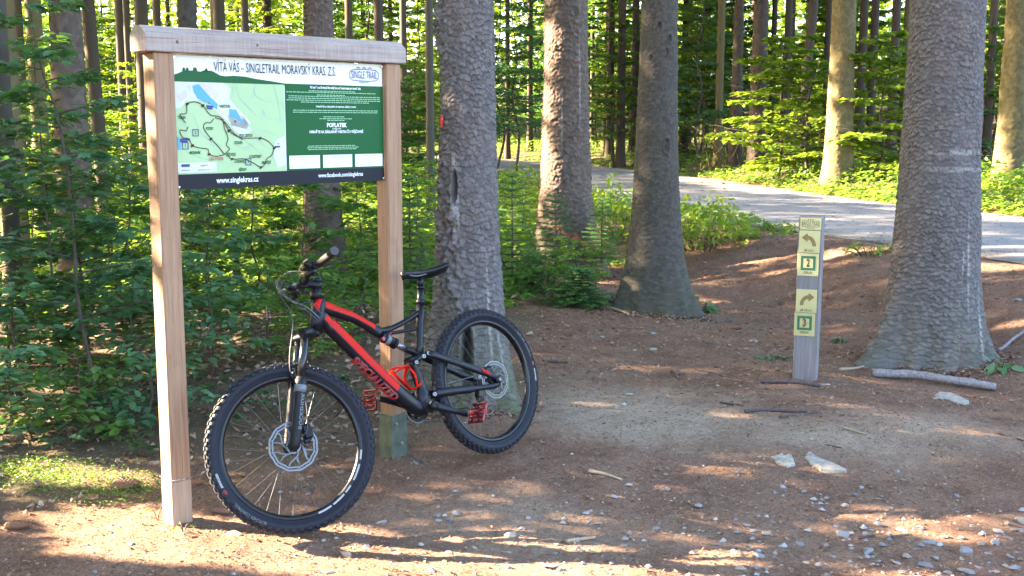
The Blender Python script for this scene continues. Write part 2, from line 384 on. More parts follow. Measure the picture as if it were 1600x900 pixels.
# ------------------------------------------------------------------ trunks
def trunk_mesh(name, R, flare, fl_h, Htop, mat, cs=.03, amp=.005, ztop=3.3, res=.008, zbot=-.12, taper=.012, lobes=(), dents=(), lumps=(),
               seed=0, lean=(0, 0), moss=0., marks=(), vstretch=1.15, coarse=False):
    circ = 2*pi*R
    if coarse: nu = 18; zz = np.concatenate([np.linspace(zbot, .5, 6), np.linspace(1., ztop, 8)])
    else: nu = int(circ*1.1/res); zz = np.arange(zbot, ztop, res)
    zz = np.concatenate([zz, np.linspace(ztop+.15, Htop, 8 if Htop > ztop+1 else 2)])
    th = np.arange(nu)/nu*2*pi; T, Zz = np.meshgrid(th, zz)
    zc = np.clip(Zz, 0, None)
    r = (R-taper*np.clip(Zz-1, 0, None)+.0*Zz); r = np.maximum(r, R*.12) + flare*np.exp(-zc/fl_h)
    for (t0, wd, a, h) in lobes: r = r + a*np.exp(-zc/h)*np.exp(-((np.angle(np.exp(1j*(T-t0))))/wd)**2)
    r = r*(1+.035*(fbm(T/pi*3+seed, Zz*1.2+seed, 3)-.45)*2)
    cell = np.full(T.shape, .5)
    if not coarse:
        ncu = max(6, int(round(circ/cs))); wob = .9*(fbm(abs(T-pi)*6+seed, Zz*22, 3)-.45); wo2 = .9*(fbm(abs(T-pi)*7+seed, Zz*25+9, 3)-.45)
        f1, f2, cell, dv = worley(T/(2*pi)*ncu+wo2, Zz/(cs*vstretch)+wob, ncu, seed)
        gap = sstep(.02, .13, f2-f1)
        d = amp*(gap*(.45+.8*cell)-.3+1.1*np.clip(dv, -.7, .7)*gap)
        d = d*(.35+1.35*fbm(abs(T-pi)*2.2+seed, Zz*3.1, 3))
        fine = amp*.5*(vnoise(T/(2*pi)*ncu*6, Zz/cs*5)-.5) + amp*1.3*(fbm(T/(2*pi)*ncu*.35+3, Zz*4, 3)-.45)
        r = r + (d + fine)*sstep(ztop+.15, ztop-.2, Zz)
    for (t0, z0, wt, wz, dep, edge) in list(dents)+list(lumps):
        q = (np.angle(np.exp(1j*(T-t0)))/wt)**2 + ((Zz-z0)/wz)**2
        if dep < 0: r = r + dep*np.exp(-q**2)*1. + edge*np.exp(-((np.sqrt(q)-1.35)/.35)**2)
        else: r = r + dep*np.exp(-q)*(1+edge*(fbm(T*9, Zz*26, 3)-.45)*2)
    mossa = np.zeros(T.shape)+moss*np.clip(1.1-zc/.55, 0, 1); marka = np.zeros(T.shape)
    for (t0, z0, wt, wz, a) in marks:
        q = (np.angle(np.exp(1j*(T-t0)))/wt)**2 + ((Zz-z0)/wz)**2; marka = np.maximum(marka, a*np.exp(-q**2)*sstep(.35, .6, fbm(T*14+z0, Zz*34, 3)+.12))
    V = np.c_[(r*np.cos(T)+lean[0]*Zz).ravel(), (r*np.sin(T)+lean[1]*Zz).ravel(), Zz.ravel()]
    n = len(zz); I = (np.arange(n-1)[:, None]*nu + np.arange(nu)[None]); J = (np.arange(n-1)[:, None]*nu + (np.arange(nu)[None]+1) % nu)
    F = np.c_[I.ravel(), J.ravel(), (J+nu).ravel(), (I+nu).ravel()]
    return np_mesh(name, V, F, mat, attrs={'cell': cell.ravel(), 'moss': mossa.ravel(), 'mark': marka.ravel()})

# ------------------------------------------------------------------ leaves
LEAF = {  # template points (along, across, up) and faces
 'simple': ([(0,0,0),(.28,.26,.05),(.66,.24,.03),(1,0,-.06),(.66,-.24,.03),(.28,-.26,.05)], [(0,1,2,3),(0,3,4,5)]),
 'quad': ([(0,0,0),(.5,.3,.05),(1,0,-.04),(.5,-.3,.05)], [(0,1,2),(0,2,3)]),
 'maple': ([(0,0,0),(.1,.36,.03),(.24,.26,.03),(.36,.52,.0),(.55,.24,.04),(.82,.28,.0),(.78,.12,.02),(1.02,0,-.08),(.78,-.12,.02),(.82,-.28,.0),(.55,-.24,.04),(.36,-.52,0),(.24,-.26,.03),(.1,-.36,.03),(.45,0,-.01)],
           [(14,i,i+1) for i in range(0,13)]+[(14,13,0)]),
}
def leaf_arrays(Pp, D, Nn, S, kind='simple', wid=1.):
    t, f = LEAF[kind]; t = np.array(t); D = unit(D); B = unit(np.cross(Nn, D)); Nn = np.cross(D, B)
    S = np.asarray(S)[:, None, None]
    V = Pp[:, None] + S*(t[None, :, 0:1]*D[:, None] + wid*t[None, :, 1:2]*B[:, None] + t[None, :, 2:3]*Nn[:, None])
    V = V.reshape(-1, 3); k = len(t); n = len(Pp); out = []
    for ln in sorted({len(q) for q in f}):
        ff = np.array([q for q in f if len(q) == ln]); out.append((np.arange(n)[:, None, None]*k + ff[None]).reshape(-1, ln))
    return V, out
def rdir(n, g, up=.0):
    a = g.random(n)*2*pi; return np.c_[np.cos(a), np.sin(a), np.full(n, up)]
def spray_leaves(base, d, L, g, size, per=26, droop=.15, wid=.42, pitch=.3):
    """leaves laid alternately on a branch and its side twigs in one loose plane"""
    n = int(per*2.3*L/.5)+4; s = g.uniform(.12, 1, n)**.8; side = g.choice([-1, 1], n)
    d = unit(d); sd = unit(np.cross((0, 0, 1), d)); off = side*g.random(n)*wid*L*(1.15-s)
    p = base + d*(s*L)[:, None] + sd*off[:, None]; p[:, 2] += -droop*L*s*s - .12*np.abs(off) + g.normal(0, .018, n)
    dd = d*.5 + sd*(side*.9)[:, None] + g.normal(0, .28, (n, 3))*np.array([1, 1, .5]); dd[:, 2] -= .12+g.random(n)*.25
    nn = np.c_[g.normal(0, pitch, (n, 2)), np.ones(n)]
    return p, dd, nn, size*g.uniform(.65, 1.2, n)
def broadleaf(seed, h, spread, nl, size, per=26, z0=.15, lean=(0, 0), path=None, kind='simple', tr=.012, rise=.25, maxl=None):
    """returns stem MB, and leaf arrays"""
    g = np.random.default_rng(seed); mb = MB()
    if path is None:
        path = [np.array([0, 0, -.04])]; k = 5
        for i in range(1, k+1):
            path.append(np.array([lean[0]*h*i/k + g.normal(0, .02*h), lean[1]*h*i/k + g.normal(0, .02*h), h*i/k]))
    path = spline(path, 4); N = len(path)
    mb.tube(path, [tr*(1-.8*i/(N-1)) for i in range(N)], 6)
    A = []; ang = g.random()*6
    for i in range(nl):
        t = z0 + (1-z0)*(i+.5)/nl; q = t*(N-1); k = int(q); k = min(k, N-2); b0 = path[k]+(path[k+1]-path[k])*(q-k)
        ang += 2.4+g.normal(0, .35); L = spread*(1-.55*t)*g.uniform(.65, 1.15)
        d = np.array([cos(ang), sin(ang), rise+g.normal(0, .1)])
        pp = [b0+d*L*s+np.array([0, 0, -.15*L*s*s]) for s in (0, .33, .66, .95)]
        mb.tube(pp, [tr*.42*(1-t*.5), tr*.32*(1-t*.5), tr*.2, tr*.1], 4)
        A.append(spray_leaves(b0, d, L, g, size, per))
        for s in (.35, .6):
            sd = g.choice([-1, 1]); d2 = unit(d+np.cross((0, 0, 1), d)*sd*.9); b2 = b0+d*L*s
            mb.tube([b2, b2+d2*L*.45], [tr*.16, tr*.07], 3)
    P_, D_, N_, S_ = [np.concatenate([a[i] for a in A]) for i in range(4)]
    # top tuft
    return mb, (P_, D_, N_, S_)
_px = rng.random
def spruce_sapling(seed, h, rad, dead=0, bare=.0, dense=1):
    """young spruce: whorls of flat needle sprays"""
    g = np.random.default_rng(seed); mb = MB(); mb.tube([(0, 0, -.03), (g.normal(0, .01), 0, h*.5), (0, 0, h)], [.011, .008, .003], 6)
    tris = []
    def twig(a, b, wd):
        a = np.array(a); b = np.array(b); d = b-a; L = np.linalg.norm(d); d = d/L; sd = unit(np.cross(d, (0, 0, 1)))
        n = max(4, int(L/.008)); s = np.linspace(.03, .97, n)
        for sg in (-1, 1):
            p = a+d*(s*L)[:, None]; tip = p+(sd*sg*.8+d*.55)*wd*g.uniform(.7, 1.1, n)[:, None]+np.array([0, 0, 1])*g.normal(.003, .004, n)[:, None]
            q = p+d*.0075; arr = np.stack([p-d*.002, tip, q], 1).reshape(-1, 3); tris.append(arr)
    zs = np.linspace(.10+bare, .96, 15)
    for i, t in enumerate(zs):
        k = 7; a0 = g.random()*6
        for j in range(k):
            a = a0+2*pi*j/k+g.normal(0, .2); L = rad*(1-t)**.75*g.uniform(.75, 1.15)+.05; up = .12+.5*t*t
            d = np.array([cos(a), sin(a), up]); b0 = np.array([0, 0, t*h]); e = b0+d*L-np.array([0, 0, .18*L])
            mb.tube([b0, e], [.004, .0015], 3); twig(b0+.1*(e-b0), e, .026)
            sd = np.cross(d, (0, 0, 1))
            for s in np.arange(.25, .95, .13):
                for sg in (-1, 1):
                    p = b0+(e-b0)*s; twig(p, p+(d*.65+sd*sg*.75)*L*.42*(1.1-s)+np.array([0, 0, -.01]), .024)
    V = np.concatenate(tris); return mb, V, np.arange(len(V)).reshape(-1, 3)

CROWNS = {}
def conifer_crown(seed, z0, z1, rad, n=420):
    """shared high crown of drooping needle branches"""
    g = np.random.default_rng(seed); P_ = []; D_ = []; S_ = []
    for i in range(n):
        t = g.random(); z = z0+(z1-z0)*t; a = g.random()*2*pi; L = rad*(1-t)**.8*g.uniform(.6, 1.1)+.3; k = int(5+L*5)
        s = np.linspace(.15, 1, k); d = np.array([cos(a), sin(a), 0.])
        p = np.array([0, 0, z])+d*(s*L)[:, None]; p[:, 2] -= .28*L*s*s; P_.append(p+g.normal(0, .12, p.shape))
        D_.append(d+g.normal(0, .6, (k, 3))); S_.append(g.uniform(.35, .6, k))
    P_ = np.concatenate(P_); D_ = np.concatenate(D_); S_ = np.concatenate(S_); N_ = np.c_[g.normal(0, .5, (len(P_), 2)), np.ones(len(P_))]
    V, F = leaf_arrays(P_, D_, N_, S_, 'quad', .75); return np_mesh('crown', V, F, M['needle'])
crown_share = [conifer_crown(s, 9, 22, 2.6) for s in (1, 2)]

def tree(name, label, cat, x, y, trunk_me, group=None, crown=True, rz=0, z=None):
    o = empty(name, (x, y, (H1(x, y) if z is None else z)), rz, label, cat, group)
    link('trunk', trunk_me, o)
    if crown: link('crown', crown_share[hash((round(x*7), 3)) % 2], o)
    return o
# the five big spruces near the camera.  theta measured from +x; the camera side is about -pi/2
CAMT = -pi/2
# tree beside the bicycle
x1, y1 = -.243, 6.36
t1 = trunk_mesh('trunk_near', .152, .135, .5, 19, M['bark_grey'], cs=.025, amp=.0075, res=.0048, seed=3, moss=.8, ztop=2.95,
    lobes=((CAMT+.9, .28, .08, .25), (CAMT-1.2, .3, .11, .3), (CAMT+.1, .18, .05, .2), (CAMT-.5, .16, .04, .2)),
    dents=((CAMT-.42, 1.235, .095, .075, -.085, .012), (CAMT-.02, .34, .12, .19, -.14, .012), (CAMT+.0, 2.5, .07, .02, -.012, .004)),
    lumps=((CAMT-1.25, 2.12, .38, .17, .030, 1.6), (CAMT-.55, .88, .30, .28, .026, 2.2), (CAMT-1.0, 1.15, .3, .4, .018, 2.), (CAMT-.15, .56, .2, .1, .02, 2.)),
    marks=((CAMT-.33, 1.10, .10, .10, .5), (CAMT+.62, .55, .035, .30, .5), (CAMT+.85, .42, .03, .28, .45), (CAMT-.45, 1.38, .1, .04, .5)))
T1 = tree('spruce_tree', 'rough grey spruce with a small hollow and red paint fleck behind the bicycle', 'tree', x1, y1, t1)
m = MB(); th_ = CAMT-.93
m.lathe([(.0, 0), (.01, .001), (.019, .0), (.0, -.004)], (0, 0, 0), (0, 0, 1), 14)
def onbark(R, z, th0): return lambda p: np.array([(R+p[2])*cos(th0+p[0]/R), (R+p[2])*sin(th0+p[0]/R), z+p[1]])
g_ = np.random.default_rng(5); pm = MB()
ol = [(.013*cos(a)*(1+.25*g_.normal()), .030*sin(a)*(1+.15*g_.normal())) for a in np.linspace(0, 2*pi, 16, endpoint=False)]
pm.prism(ol, lambda x, y, z: np.array([x, y, z]), .006)
M['red_paint'] = worn('red_marking_paint', (.62, .03, .03), .6, 0, .3, 120)
pm.build('paint_mark', M['red_paint'], T1, onbark(.166, 1.59, CAMT-.93))
# tree with brown bark further back
x2, y2 = .617, 13.35
t2 = trunk_mesh('trunk_second', .262, .165, .62, 22, M['bark_brown'], cs=.042, amp=.011, res=.011, seed=11, moss=.9, ztop=3.6,
    lobes=((CAMT+1.2, .45, .16, .35), (CAMT-1.1, .4, .03, .3)), lumps=((CAMT-.5, 2.95, .12, .06, .03, 1), (CAMT+.5, 3.0, .12, .05, .03, 1)),
    marks=((CAMT+.62, 2.2, .03, .5, .5), (CAMT-.2, 1.8, .04, .4, .4)))
tree('spruce_tree', 'brown flaky barked spruce, second large trunk right of the board, sun specks on it', 'tree', x2, y2, t2)
# tree right of it
x3, y3 = 1.30, 10.38
t3 = trunk_mesh('trunk_third', .178, .185, .62, 20, M['bark_fine'], cs=.024, amp=.0048, res=.0085, seed=19, moss=.35, ztop=3.3,
    lobes=((CAMT+1.25, .3, .10, .22), (CAMT-1.3, .3, .09, .25), (CAMT-.5, .16, .05, .2), (CAMT+.15, .15, .04, .16), (CAMT+.7, .15, .05, .2)),
    dents=((CAMT-.1, 2.55, .10, .035, -.02, .01), (CAMT+.5, 2.45, .09, .03, -.02, .01), (CAMT+.35, 2.33, .08, .03, -.02, .008), (CAMT-.5, 2.28, .08, .03, -.015, .008), (CAMT+.35, 1.52, .13, .05, -.02, .012), (CAMT-.3, 1.9, .08, .02, -.01, .005)))
T3 = tree('spruce_tree', 'dark olive fine barked spruce with knots, centre of the picture, by the green seedlings', 'tree', x3, y3, t3)
mb = MB(); mb.tube(spline([(.1, -.02, 2.84), (.35, .05, 2.83), (.62, .1, 2.87), (.78, .12, 2.84)], 4), [.02]*5+[.014]*6+[.009]*2, 7); mb.build('branch_stub', M['twig'], T3)
# the big right-hand tree
x4, y4 = 3.08, 8.30
t4 = trunk_mesh('trunk_right', .266, .105, .65, 24, M['bark_grey'], cs=.027, amp=.0075, res=.0064, seed=27, moss=.3, ztop=3.1,
    lobes=((CAMT-1.25, .32, .27, .26), (CAMT+1.25, .25, .12, .2), (CAMT-.62, .16, .055, .22), (CAMT-.1, .15, .045, .16), (CAMT+.5, .17, .06, .2), (CAMT+2.4, .3, .1, .25)),
    marks=((CAMT+.15, 1.52, .9, .022, .38), (CAMT+.15, 1.40, .9, .02, .34), (CAMT+.45, .75, .035, .36, .45), (CAMT+.9, .3, .05, .25, .5), (CAMT+.3, .75, .02, .1, .5)))
tree('spruce_tree', 'thickest grey spruce at the right with two pale bands round it', 'tree', x4, y4, t4)
# tree behind the board
t5 = trunk_mesh('trunk_fifth', .152, .12, .5, 20, M['bark_brown'], cs=.04, amp=.010, res=.0105, seed=31, ztop=3.3)
tree('spruce_tree', 'brown spruce standing behind the middle of the map board, its bark showing above the beam', 'tree', -1.84, 11.15, t5)
# middle distance and far trunks: x pixel, width pixel, depth, bark, lean, label
mid = [
 (14, 38, 9.6, 'bark_pale', 0, 'pale grey trunk at the far left edge of the picture'),
 (8, 24, 7.9, 'bark_fine', .0, None),
 (62, 25, 14, 'bark_pale', 0, 'slender pale trunk between the left edge and the dark rough spruce'),
 (38, 14, 21, 'bark_far', 0, 'thin dark trunk just left of the slender pale one'),
 (111, 52, 10.4, 'bark_brown', 0, 'dark rough barked spruce standing in the left undergrowth, left of the board'),
 (160, 21, 15, 'bark_far', -.035, 'grey trunk that leans slightly, midway between the dark left spruce and the board'),
 (205, 10, 25, 'bark_far', 0, None), (228, 22, 19, 'bark_far', 0, 'brown trunk rising just behind the left end of the board beam'),
 (299, 34, 13, 'bark_fine', 0, 'broad grey trunk rising above the left part of the beam'),
 (348, 19, 20, 'bark_far', 0, 'narrow trunk above the beam between two gaps of bright sky'),
 (252, 13, 27, 'bark_far', 0, None), (388, 12, 26, 'bark_far', 0, None), (548, 12, 25, 'bark_far', 0, None),
 (594, 15, 19, 'bark_far', 0, 'dark trunk above the right end of the beam'),
 (632, 11, 26, 'bark_far', 0, None), (672, 13, 18, 'bark_fine', 0, 'thin dark trunk touching the left side of the big hollow spruce'),
 (612, 7, 33, 'bark_far', 0, None), (570, 8, 36, 'bark_far', 0, None),
 (793, 8, 40, 'bark_far', 0, None), (828, 9, 42, 'bark_far', 0, None), (945, 10, 38, 'bark_pale', .02, None), (970, 13, 33, 'bark_far', 0, None), (925, 7, 45, 'bark_far', 0, None),
 (1123, 12, 30, 'bark_pale', 0, 'slim grey green trunk beyond the road, nearest the right of the knotty centre spruce'),
 (1150, 18, 29, 'bark_far', 0, 'grey trunk beyond the road beside the dark red brown one'), (1184, 26, 27, 'bark_far', 0, 'dark red brown trunk beyond the road behind the marker post'),
 (1205, 9, 36, 'bark_far', 0, None), (1249, 15, 28, 'bark_far', .06, 'leaning trunk with a sunlit flank, left of the bright yellow trunk'),
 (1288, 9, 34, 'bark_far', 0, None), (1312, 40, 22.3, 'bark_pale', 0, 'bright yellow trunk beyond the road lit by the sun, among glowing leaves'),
 (1343, 14, 31, 'bark_far', 0, None), (1360, 13, 33, 'bark_far', 0, None), (1393, 14, 30, 'bark_far', 0, None), (1410, 13, 34, 'bark_pale', 0, None),
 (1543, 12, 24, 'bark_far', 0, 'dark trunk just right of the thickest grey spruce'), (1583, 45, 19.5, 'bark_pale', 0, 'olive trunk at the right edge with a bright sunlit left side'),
 (1075, 9, 40, 'bark_far', 0, None), (1098, 7, 44, 'bark_far', 0, None), (1230, 7, 45, 'bark_far', 0, None), (1268, 6, 48, 'bark_far', 0, None),
]
tm = {}
def far_trunk(mat, k):
    if (mat, k) not in tm: tm[(mat, k)] = trunk_mesh('far_trunk', 1., .55, .5, 22, M[mat], seed=k, coarse=True, ztop=4.5, taper=.02)
    return tm[(mat, k)]
def put_far(px, wpx, D, mat, lean, label, group=None):
    R = wpx/2/FPX*D*.99; X_ = (px-800)/FPX*D*.99; Y_ = D*1.0
    if R > .12:
        me = trunk_mesh('trunk_mid', R, R*.45, .5, 20, M[mat], cs=.05, amp=.010 if mat != 'bark_pale' else .006, res=.02, seed=abs(int(px)), ztop=max(3.4, 1.67+D*.11), lean=(lean, 0))
        o = tree('spruce_tree', label, 'tree', X_, Y_, me, group, crown=D > 12)
    else:
        o = empty('spruce_tree', (X_, Y_, H1(X_, Y_)-.1), random.random()*6 if not lean else 0, label, 'tree', group)
        t = link('trunk', far_trunk(mat, int(px) % 3), o); t.scale = (R, R, 1)
        if lean: t.rotation_euler = (0, lean*1.0, 0)
        elif D > 12: link('crown', crown_share[int(px) % 2], o)
FARLAB = 'slim dark spruce trunk seen deep in the forest behind the nearer trees'
for (px, wpx, D, mat, lean, lab) in mid:
    put_far(px, wpx, D, mat, lean, lab or FARLAB, None if lab else 'slim far spruce trunks')
g = np.random.default_rng(44)
for i in range(62):
    D = g.uniform(28, 75); px = g.uniform(-150, 1750); 
    if abs(px-1312) < 26 or abs(px-1583) < 30: continue
    X_ = (px-800)/FPX*D
    if -ROADW-1 < float(seg_dist(np.array([X_]), np.array([D]), NEARS)[0]) < 1: continue
    put_far(px, g.uniform(.16, .36)/D*FPX, D, 'bark_far' if g.random() < .75 else 'bark_pale', 0, FARLAB, 'slim far spruce trunks')

# ------------------------------------------------------------------ understorey
def place_bl(name, label, cat, x, y, seed, h, spread, nl, size, mat='leaf', per=26, group=None, nleafobj=0, kind='simple', z0=.15, **kw):
    mb, (P_, D_, N_, S_) = broadleaf(seed, h, spread, nl, size, per, z0=z0, **kw)
    o = empty(name, (x, y, H1(x, y)), 0, label, cat, group)
    mb.build('stem', M['twig'], o)
    if nleafobj:
        # the leaves nearest the camera are parts of their own
        near = np.argsort(P_[:, 1])[:nleafobj]; mask = np.ones(len(P_), bool); mask[near] = False
        t, f = LEAF[kind]
        me = np_mesh('leaf', np.array(t), [np.array([q for q in f if len(q) == ln]) for ln in sorted({len(q) for q in f})], M[mat+'_single'])
        for i in near:
            l = bpy.data.objects.new('leaf', me); sc.collection.objects.link(l); l.parent = o
            dd = unit(D_[i]); B = unit(np.cross(N_[i], dd)); nn = np.cross(dd, B); s = S_[i]
            l.matrix_local = Matrix([[dd[0]*s, B[0]*s, nn[0]*s, P_[i][0]], [dd[1]*s, B[1]*s, nn[1]*s, P_[i][1]], [dd[2]*s, B[2]*s, nn[2]*s, P_[i][2]], [0, 0, 0, 1]])
        P_, D_, N_, S_ = P_[mask], D_[mask], N_[mask], S_[mask]
    V, F = leaf_arrays(P_, D_, N_, S_, kind); link('foliage', np_mesh('foliage', V, F, M[mat]), o, 'stuff')
    return o
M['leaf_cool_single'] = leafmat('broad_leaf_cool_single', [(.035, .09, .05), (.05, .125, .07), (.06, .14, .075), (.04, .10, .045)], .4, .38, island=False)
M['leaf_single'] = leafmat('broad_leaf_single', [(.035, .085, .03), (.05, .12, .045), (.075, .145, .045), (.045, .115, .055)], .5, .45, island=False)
def rel(px, py, D, o):  # a point of a stem relative to its root
    return At(px, py, D)-o
# the two saplings in front of the left trunks, stems traced through the leaves
o = G(152, 640); path = [np.array([0, 0, -.03]), rel(143, 580, 6.75, o), rel(122, 470, 6.75, o), rel(112, 330, 6.8, o), rel(92, 190, 6.85, o), rel(60, 90, 6.9, o), rel(36, -60, 6.9, o)]
place_bl('maple_sapling', 'tallest sapling at the left, forked dark stem bending left to the picture top', 'sapling', o[0], o[1], 5, 2.6, .72, 24, .080, 'leaf_cool', 24, path=path, nleafobj=190, tr=.016, kind='maple', z0=.28)
o = G(92, 590); path = [np.array([0, 0, -.03]), rel(88, 500, 7.4, o), rel(72, 330, 7.4, o), rel(62, 200, 7.5, o), rel(50, 60, 7.5, o)]
place_bl('maple_sapling', 'slim dark stemmed sapling left of the tallest one', 'sapling', o[0], o[1], 6, 2.4, .7, 20, .078, 'leaf_cool', 22, path=path, nleafobj=110, tr=.013, kind='maple', z0=.25)
o = G(140, 560); path = [np.array([0, 0, -.03]), rel(132, 480, 7.9, o), rel(118, 350, 7.9, o), rel(106, 230, 8, o)]
place_bl('maple_sapling', 'sapling with a twisted stem right behind the tallest left one', 'sapling', o[0], o[1], 7, 1.9, .8, 19, .078, 'leaf', 24, path=path, tr=.013, kind='maple', z0=.2)
saps = [  # px, py of the root, height, spread, limbs, leaf, material, seed, label
 (10, 585, 1.35, .8, 13, .065, 'leaf_cool', 21, 'broad leaved sapling at the left edge above the needle litter'),
 (205, 560, 1.55, .85, 15, .06, 'leaf_cool', 22, 'leafy sapling just left of the left board post'),
 (330, 505, 1.15, .85, 13, .062, 'leaf_cool', 23, 'sapling with pale flat leaves seen between the posts beside the left post'),
 (400, 470, 1.25, .8, 13, .06, 'leaf', 24, 'sapling under the web address at the left of the panel'),
 (478, 470, 1.1, .8, 12, .06, 'leaf', 25, 'sapling under the middle of the map board'),
 (560, 450, 1.1, .8, 13, .06, 'leaf', 26, 'sapling under the right half of the panel, left of the right post'),
 (262, 480, 1.6, .9, 14, .06, 'leaf', 27, 'sapling behind the left post'),
 (60, 470, 1.7, 1., 16, .06, 'leaf', 28, 'bushy sapling behind the forked stems at the left'),
 (175, 455, 1.5, 1., 15, .06, 'leaf_warm', 29, 'yellow green sapling behind the leafy one near the left post'),
 (655, 425, 1.2, .8, 12, .055, 'leaf', 30, 'sapling between the right post and the hollow spruce'),
 (505, 400, 1.3, 1., 14, .06, 'leaf_warm', 32, 'sunnier sapling behind the middle of the board'),
 (370, 410, 1.4, 1., 14, .06, 'leaf_warm', 33, 'sunnier sapling behind the left half of the board'),
 (20, 400, 1.6, 1.1, 14, .065, 'leaf_warm', 34, 'sunny sapling far back at the left edge'),
 (300, 395, 1.3, 1.1, 14, .06, 'leaf', 35, 'sapling far back right of the left post'),
 (30, 632, .75, .6, 12, .055, 'leaf_cool', 41, 'low leafy sapling at the left edge, nearest to the bare soil'), (20, 672, .45, .5, 11, .05, 'leaf_cool', 55, 'small leafy shrub at the left edge just above the sunny moss'), (235, 668, .45, .42, 11, .048, 'leaf_cool', 56, 'small leafy shrub touching the left side of the left post low down'), (130, 678, .38, .4, 10, .048, 'leaf', 57, 'small leafy shrub in front of the tallest sapling stem'),
 (100, 612, .62, .55, 12, .05, 'leaf', 42, 'low sapling between the stems of the two tall ones'),
 (215, 610, .8, .6, 13, .05, 'leaf_cool', 43, 'knee high sapling close to the left side of the left post'), (330, 585, .7, .55, 12, .05, 'leaf_cool', 44, 'knee high sapling right of the left post above the front tyre'),
 (420, 560, .72, .6, 13, .05, 'leaf', 45, 'low sapling above the left half of the front wheel'), (500, 545, .6, .5, 12, .05, 'leaf', 46, 'low sapling behind the head tube of the bicycle'),
 (575, 520, .65, .5, 12, .05, 'leaf', 47, 'low sapling left of the right post behind the frame'), (655, 500, .6, .45, 11, .05, 'leaf', 48, 'low sapling just behind the saddle'),
 (180, 500, 1.1, .9, 14, .055, 'leaf', 49, 'spreading sapling behind the leafy one left of the post'), (815, 395, .9, .8, 13, .06, 'leaf_warm', 50, 'bright sapling in the gap right of the hollow spruce'), (735, 380, .9, .8, 12, .06, 'leaf_warm', 51, 'bright sapling peeping out left of the hollow spruce'), (850, 470, .45, .5, 11, .05, 'leaf', 53, 'low leafy plant by the needle litter between hollow and centre spruces'), (900, 455, .5, .5, 11, .05, 'leaf_warm', 54, 'low bright sapling left of the fallen bent stick'),
 (640, 385, 1., .9, 13, .06, 'leaf_warm', 52, 'bright sapling in the gap right of the right post'),
]
for i, (px, py, h, sp, nl, lf, mt, sd, lab) in enumerate(saps):
    o = G(px, py); place_bl('maple_sapling', lab, 'sapling', o[0], o[1], sd, h, sp, nl+3, lf*1.3, mt, 24, nleafobj=60 if i < 4 and mt != 'leaf_warm' else 0, kind='maple' if i < 6 else 'simple', z0=.10)
# leggy understorey trees beyond, beech and hornbeam, in front of the far trunks
ush = {}
def ucrown(k, mat, dens=1.):
    if (k, mat) not in ush:
        h = (4.6, 3.4, 5.6, 2.2, 3.3)[k]; mb, A = broadleaf(100+k, h, (2.0, 1.7, 2.3, 1.2, 1.9)[k], int((34, 26, 42, 20, 30)[k]*dens),   (.115, .115, .115, .115, .19)[k], (34, 34, 34, 34, 24)[k], z0=(.16, .1, .22, .1, .08)[k], tr=.04)
        V, F = leaf_arrays(*A, 'quad', 1.15)
        ush[(k, mat)] = (mb.mesh('stem', [M['twig']]), np_mesh('foliage', V, F, M[mat]))
    return ush[(k, mat)]
def under(px, D, k, mat, label, s=1., group=None, name='beech_tree', cat='tree', rz=None):
    X_ = (px-800)/FPX*D; st, fo = ucrown(k, mat)
    o = empty(name, (X_, D, H1(X_, D)), random.random()*6.28 if rz is None else rz, label, cat, group)
    for n_, me in (('trunk', st), ('crown', fo)):
        c = link(n_, me, o); c.scale = (s, s, s)
under(806, 30, 0, 'leaf_cool', 'dense blue green beech in the gap between the hollow spruce and the brown flaky one', 1.05)
under(775, 31, 2, 'leaf_cool', 'tall blue green beech partly behind the hollow spruce', 1.)
under(958, 33, 0, 'leaf', 'leafy beech between the brown flaky spruce and the knotty centre spruce', 1.)
under(985, 37, 2, 'leaf_warm', 'yellow green beech just left of the knotty centre spruce', 1.)
under(1090, 31, 0, 'leaf_cool', 'beech with cool green layers just right of the knotty centre spruce', 1.05)
under(1130, 36, 2, 'leaf', 'tall beech behind the slim grey green trunk', 1.)
under(1215, 25, 4, 'leaf_warm', 'glowing beech left of the bright yellow trunk', .9)
under(1262, 24, 3, 'leaf_warm', 'small glowing bush at the foot of the bright yellow trunk on its left', 1.1)
under(1372, 22.5, 4, 'leaf_warm', 'glowing large leaved beech between the bright yellow trunk and the thickest spruce', .85)
under(1400, 24.5, 3, 'leaf_warm', 'sunlit low bush on the verge left of the thickest spruce', 1.2)
under(1556, 24, 1, 'leaf', 'green beech seen through the gap right of the thickest spruce', .9)
under(652, 30, 2, 'leaf_warm', 'yellow green beech in the gap between the board and the hollow spruce', .95)
under(640, 24, 3, 'leaf', 'low bush in the gap right of the board', 1.1)
g = np.random.default_rng(91)
for i in range(120):
    D = g.uniform(30, 62); px = g.uniform(-100, 1700); X_ = (px-800)/FPX*D
    if -ROADW-2 < float(seg_dist(np.array([X_]), np.array([D]), NEARS)[0]) < 2: continue
    under(px, D, int(g.integers(0, 3)), ['leaf', 'leaf_warm', 'leaf_warm'][int(g.integers(0, 3))], 'far understorey beech whose leaves merge into the green backdrop', g.uniform(.9, 1.35), 'far understorey beeches')
for i in range(16):
    D = g.uniform(15, 28); px = g.uniform(-40, 640); X_ = (px-800)/FPX*D
    under(px, D, int(g.choice([1, 3])), ['leaf', 'leaf_warm', 'leaf'][int(g.integers(0, 3))], 'low understorey bush among the trunks left of and behind the board', g.uniform(.5, .8), 'low bushes in the left forest', 'beech_bush', 'bush')
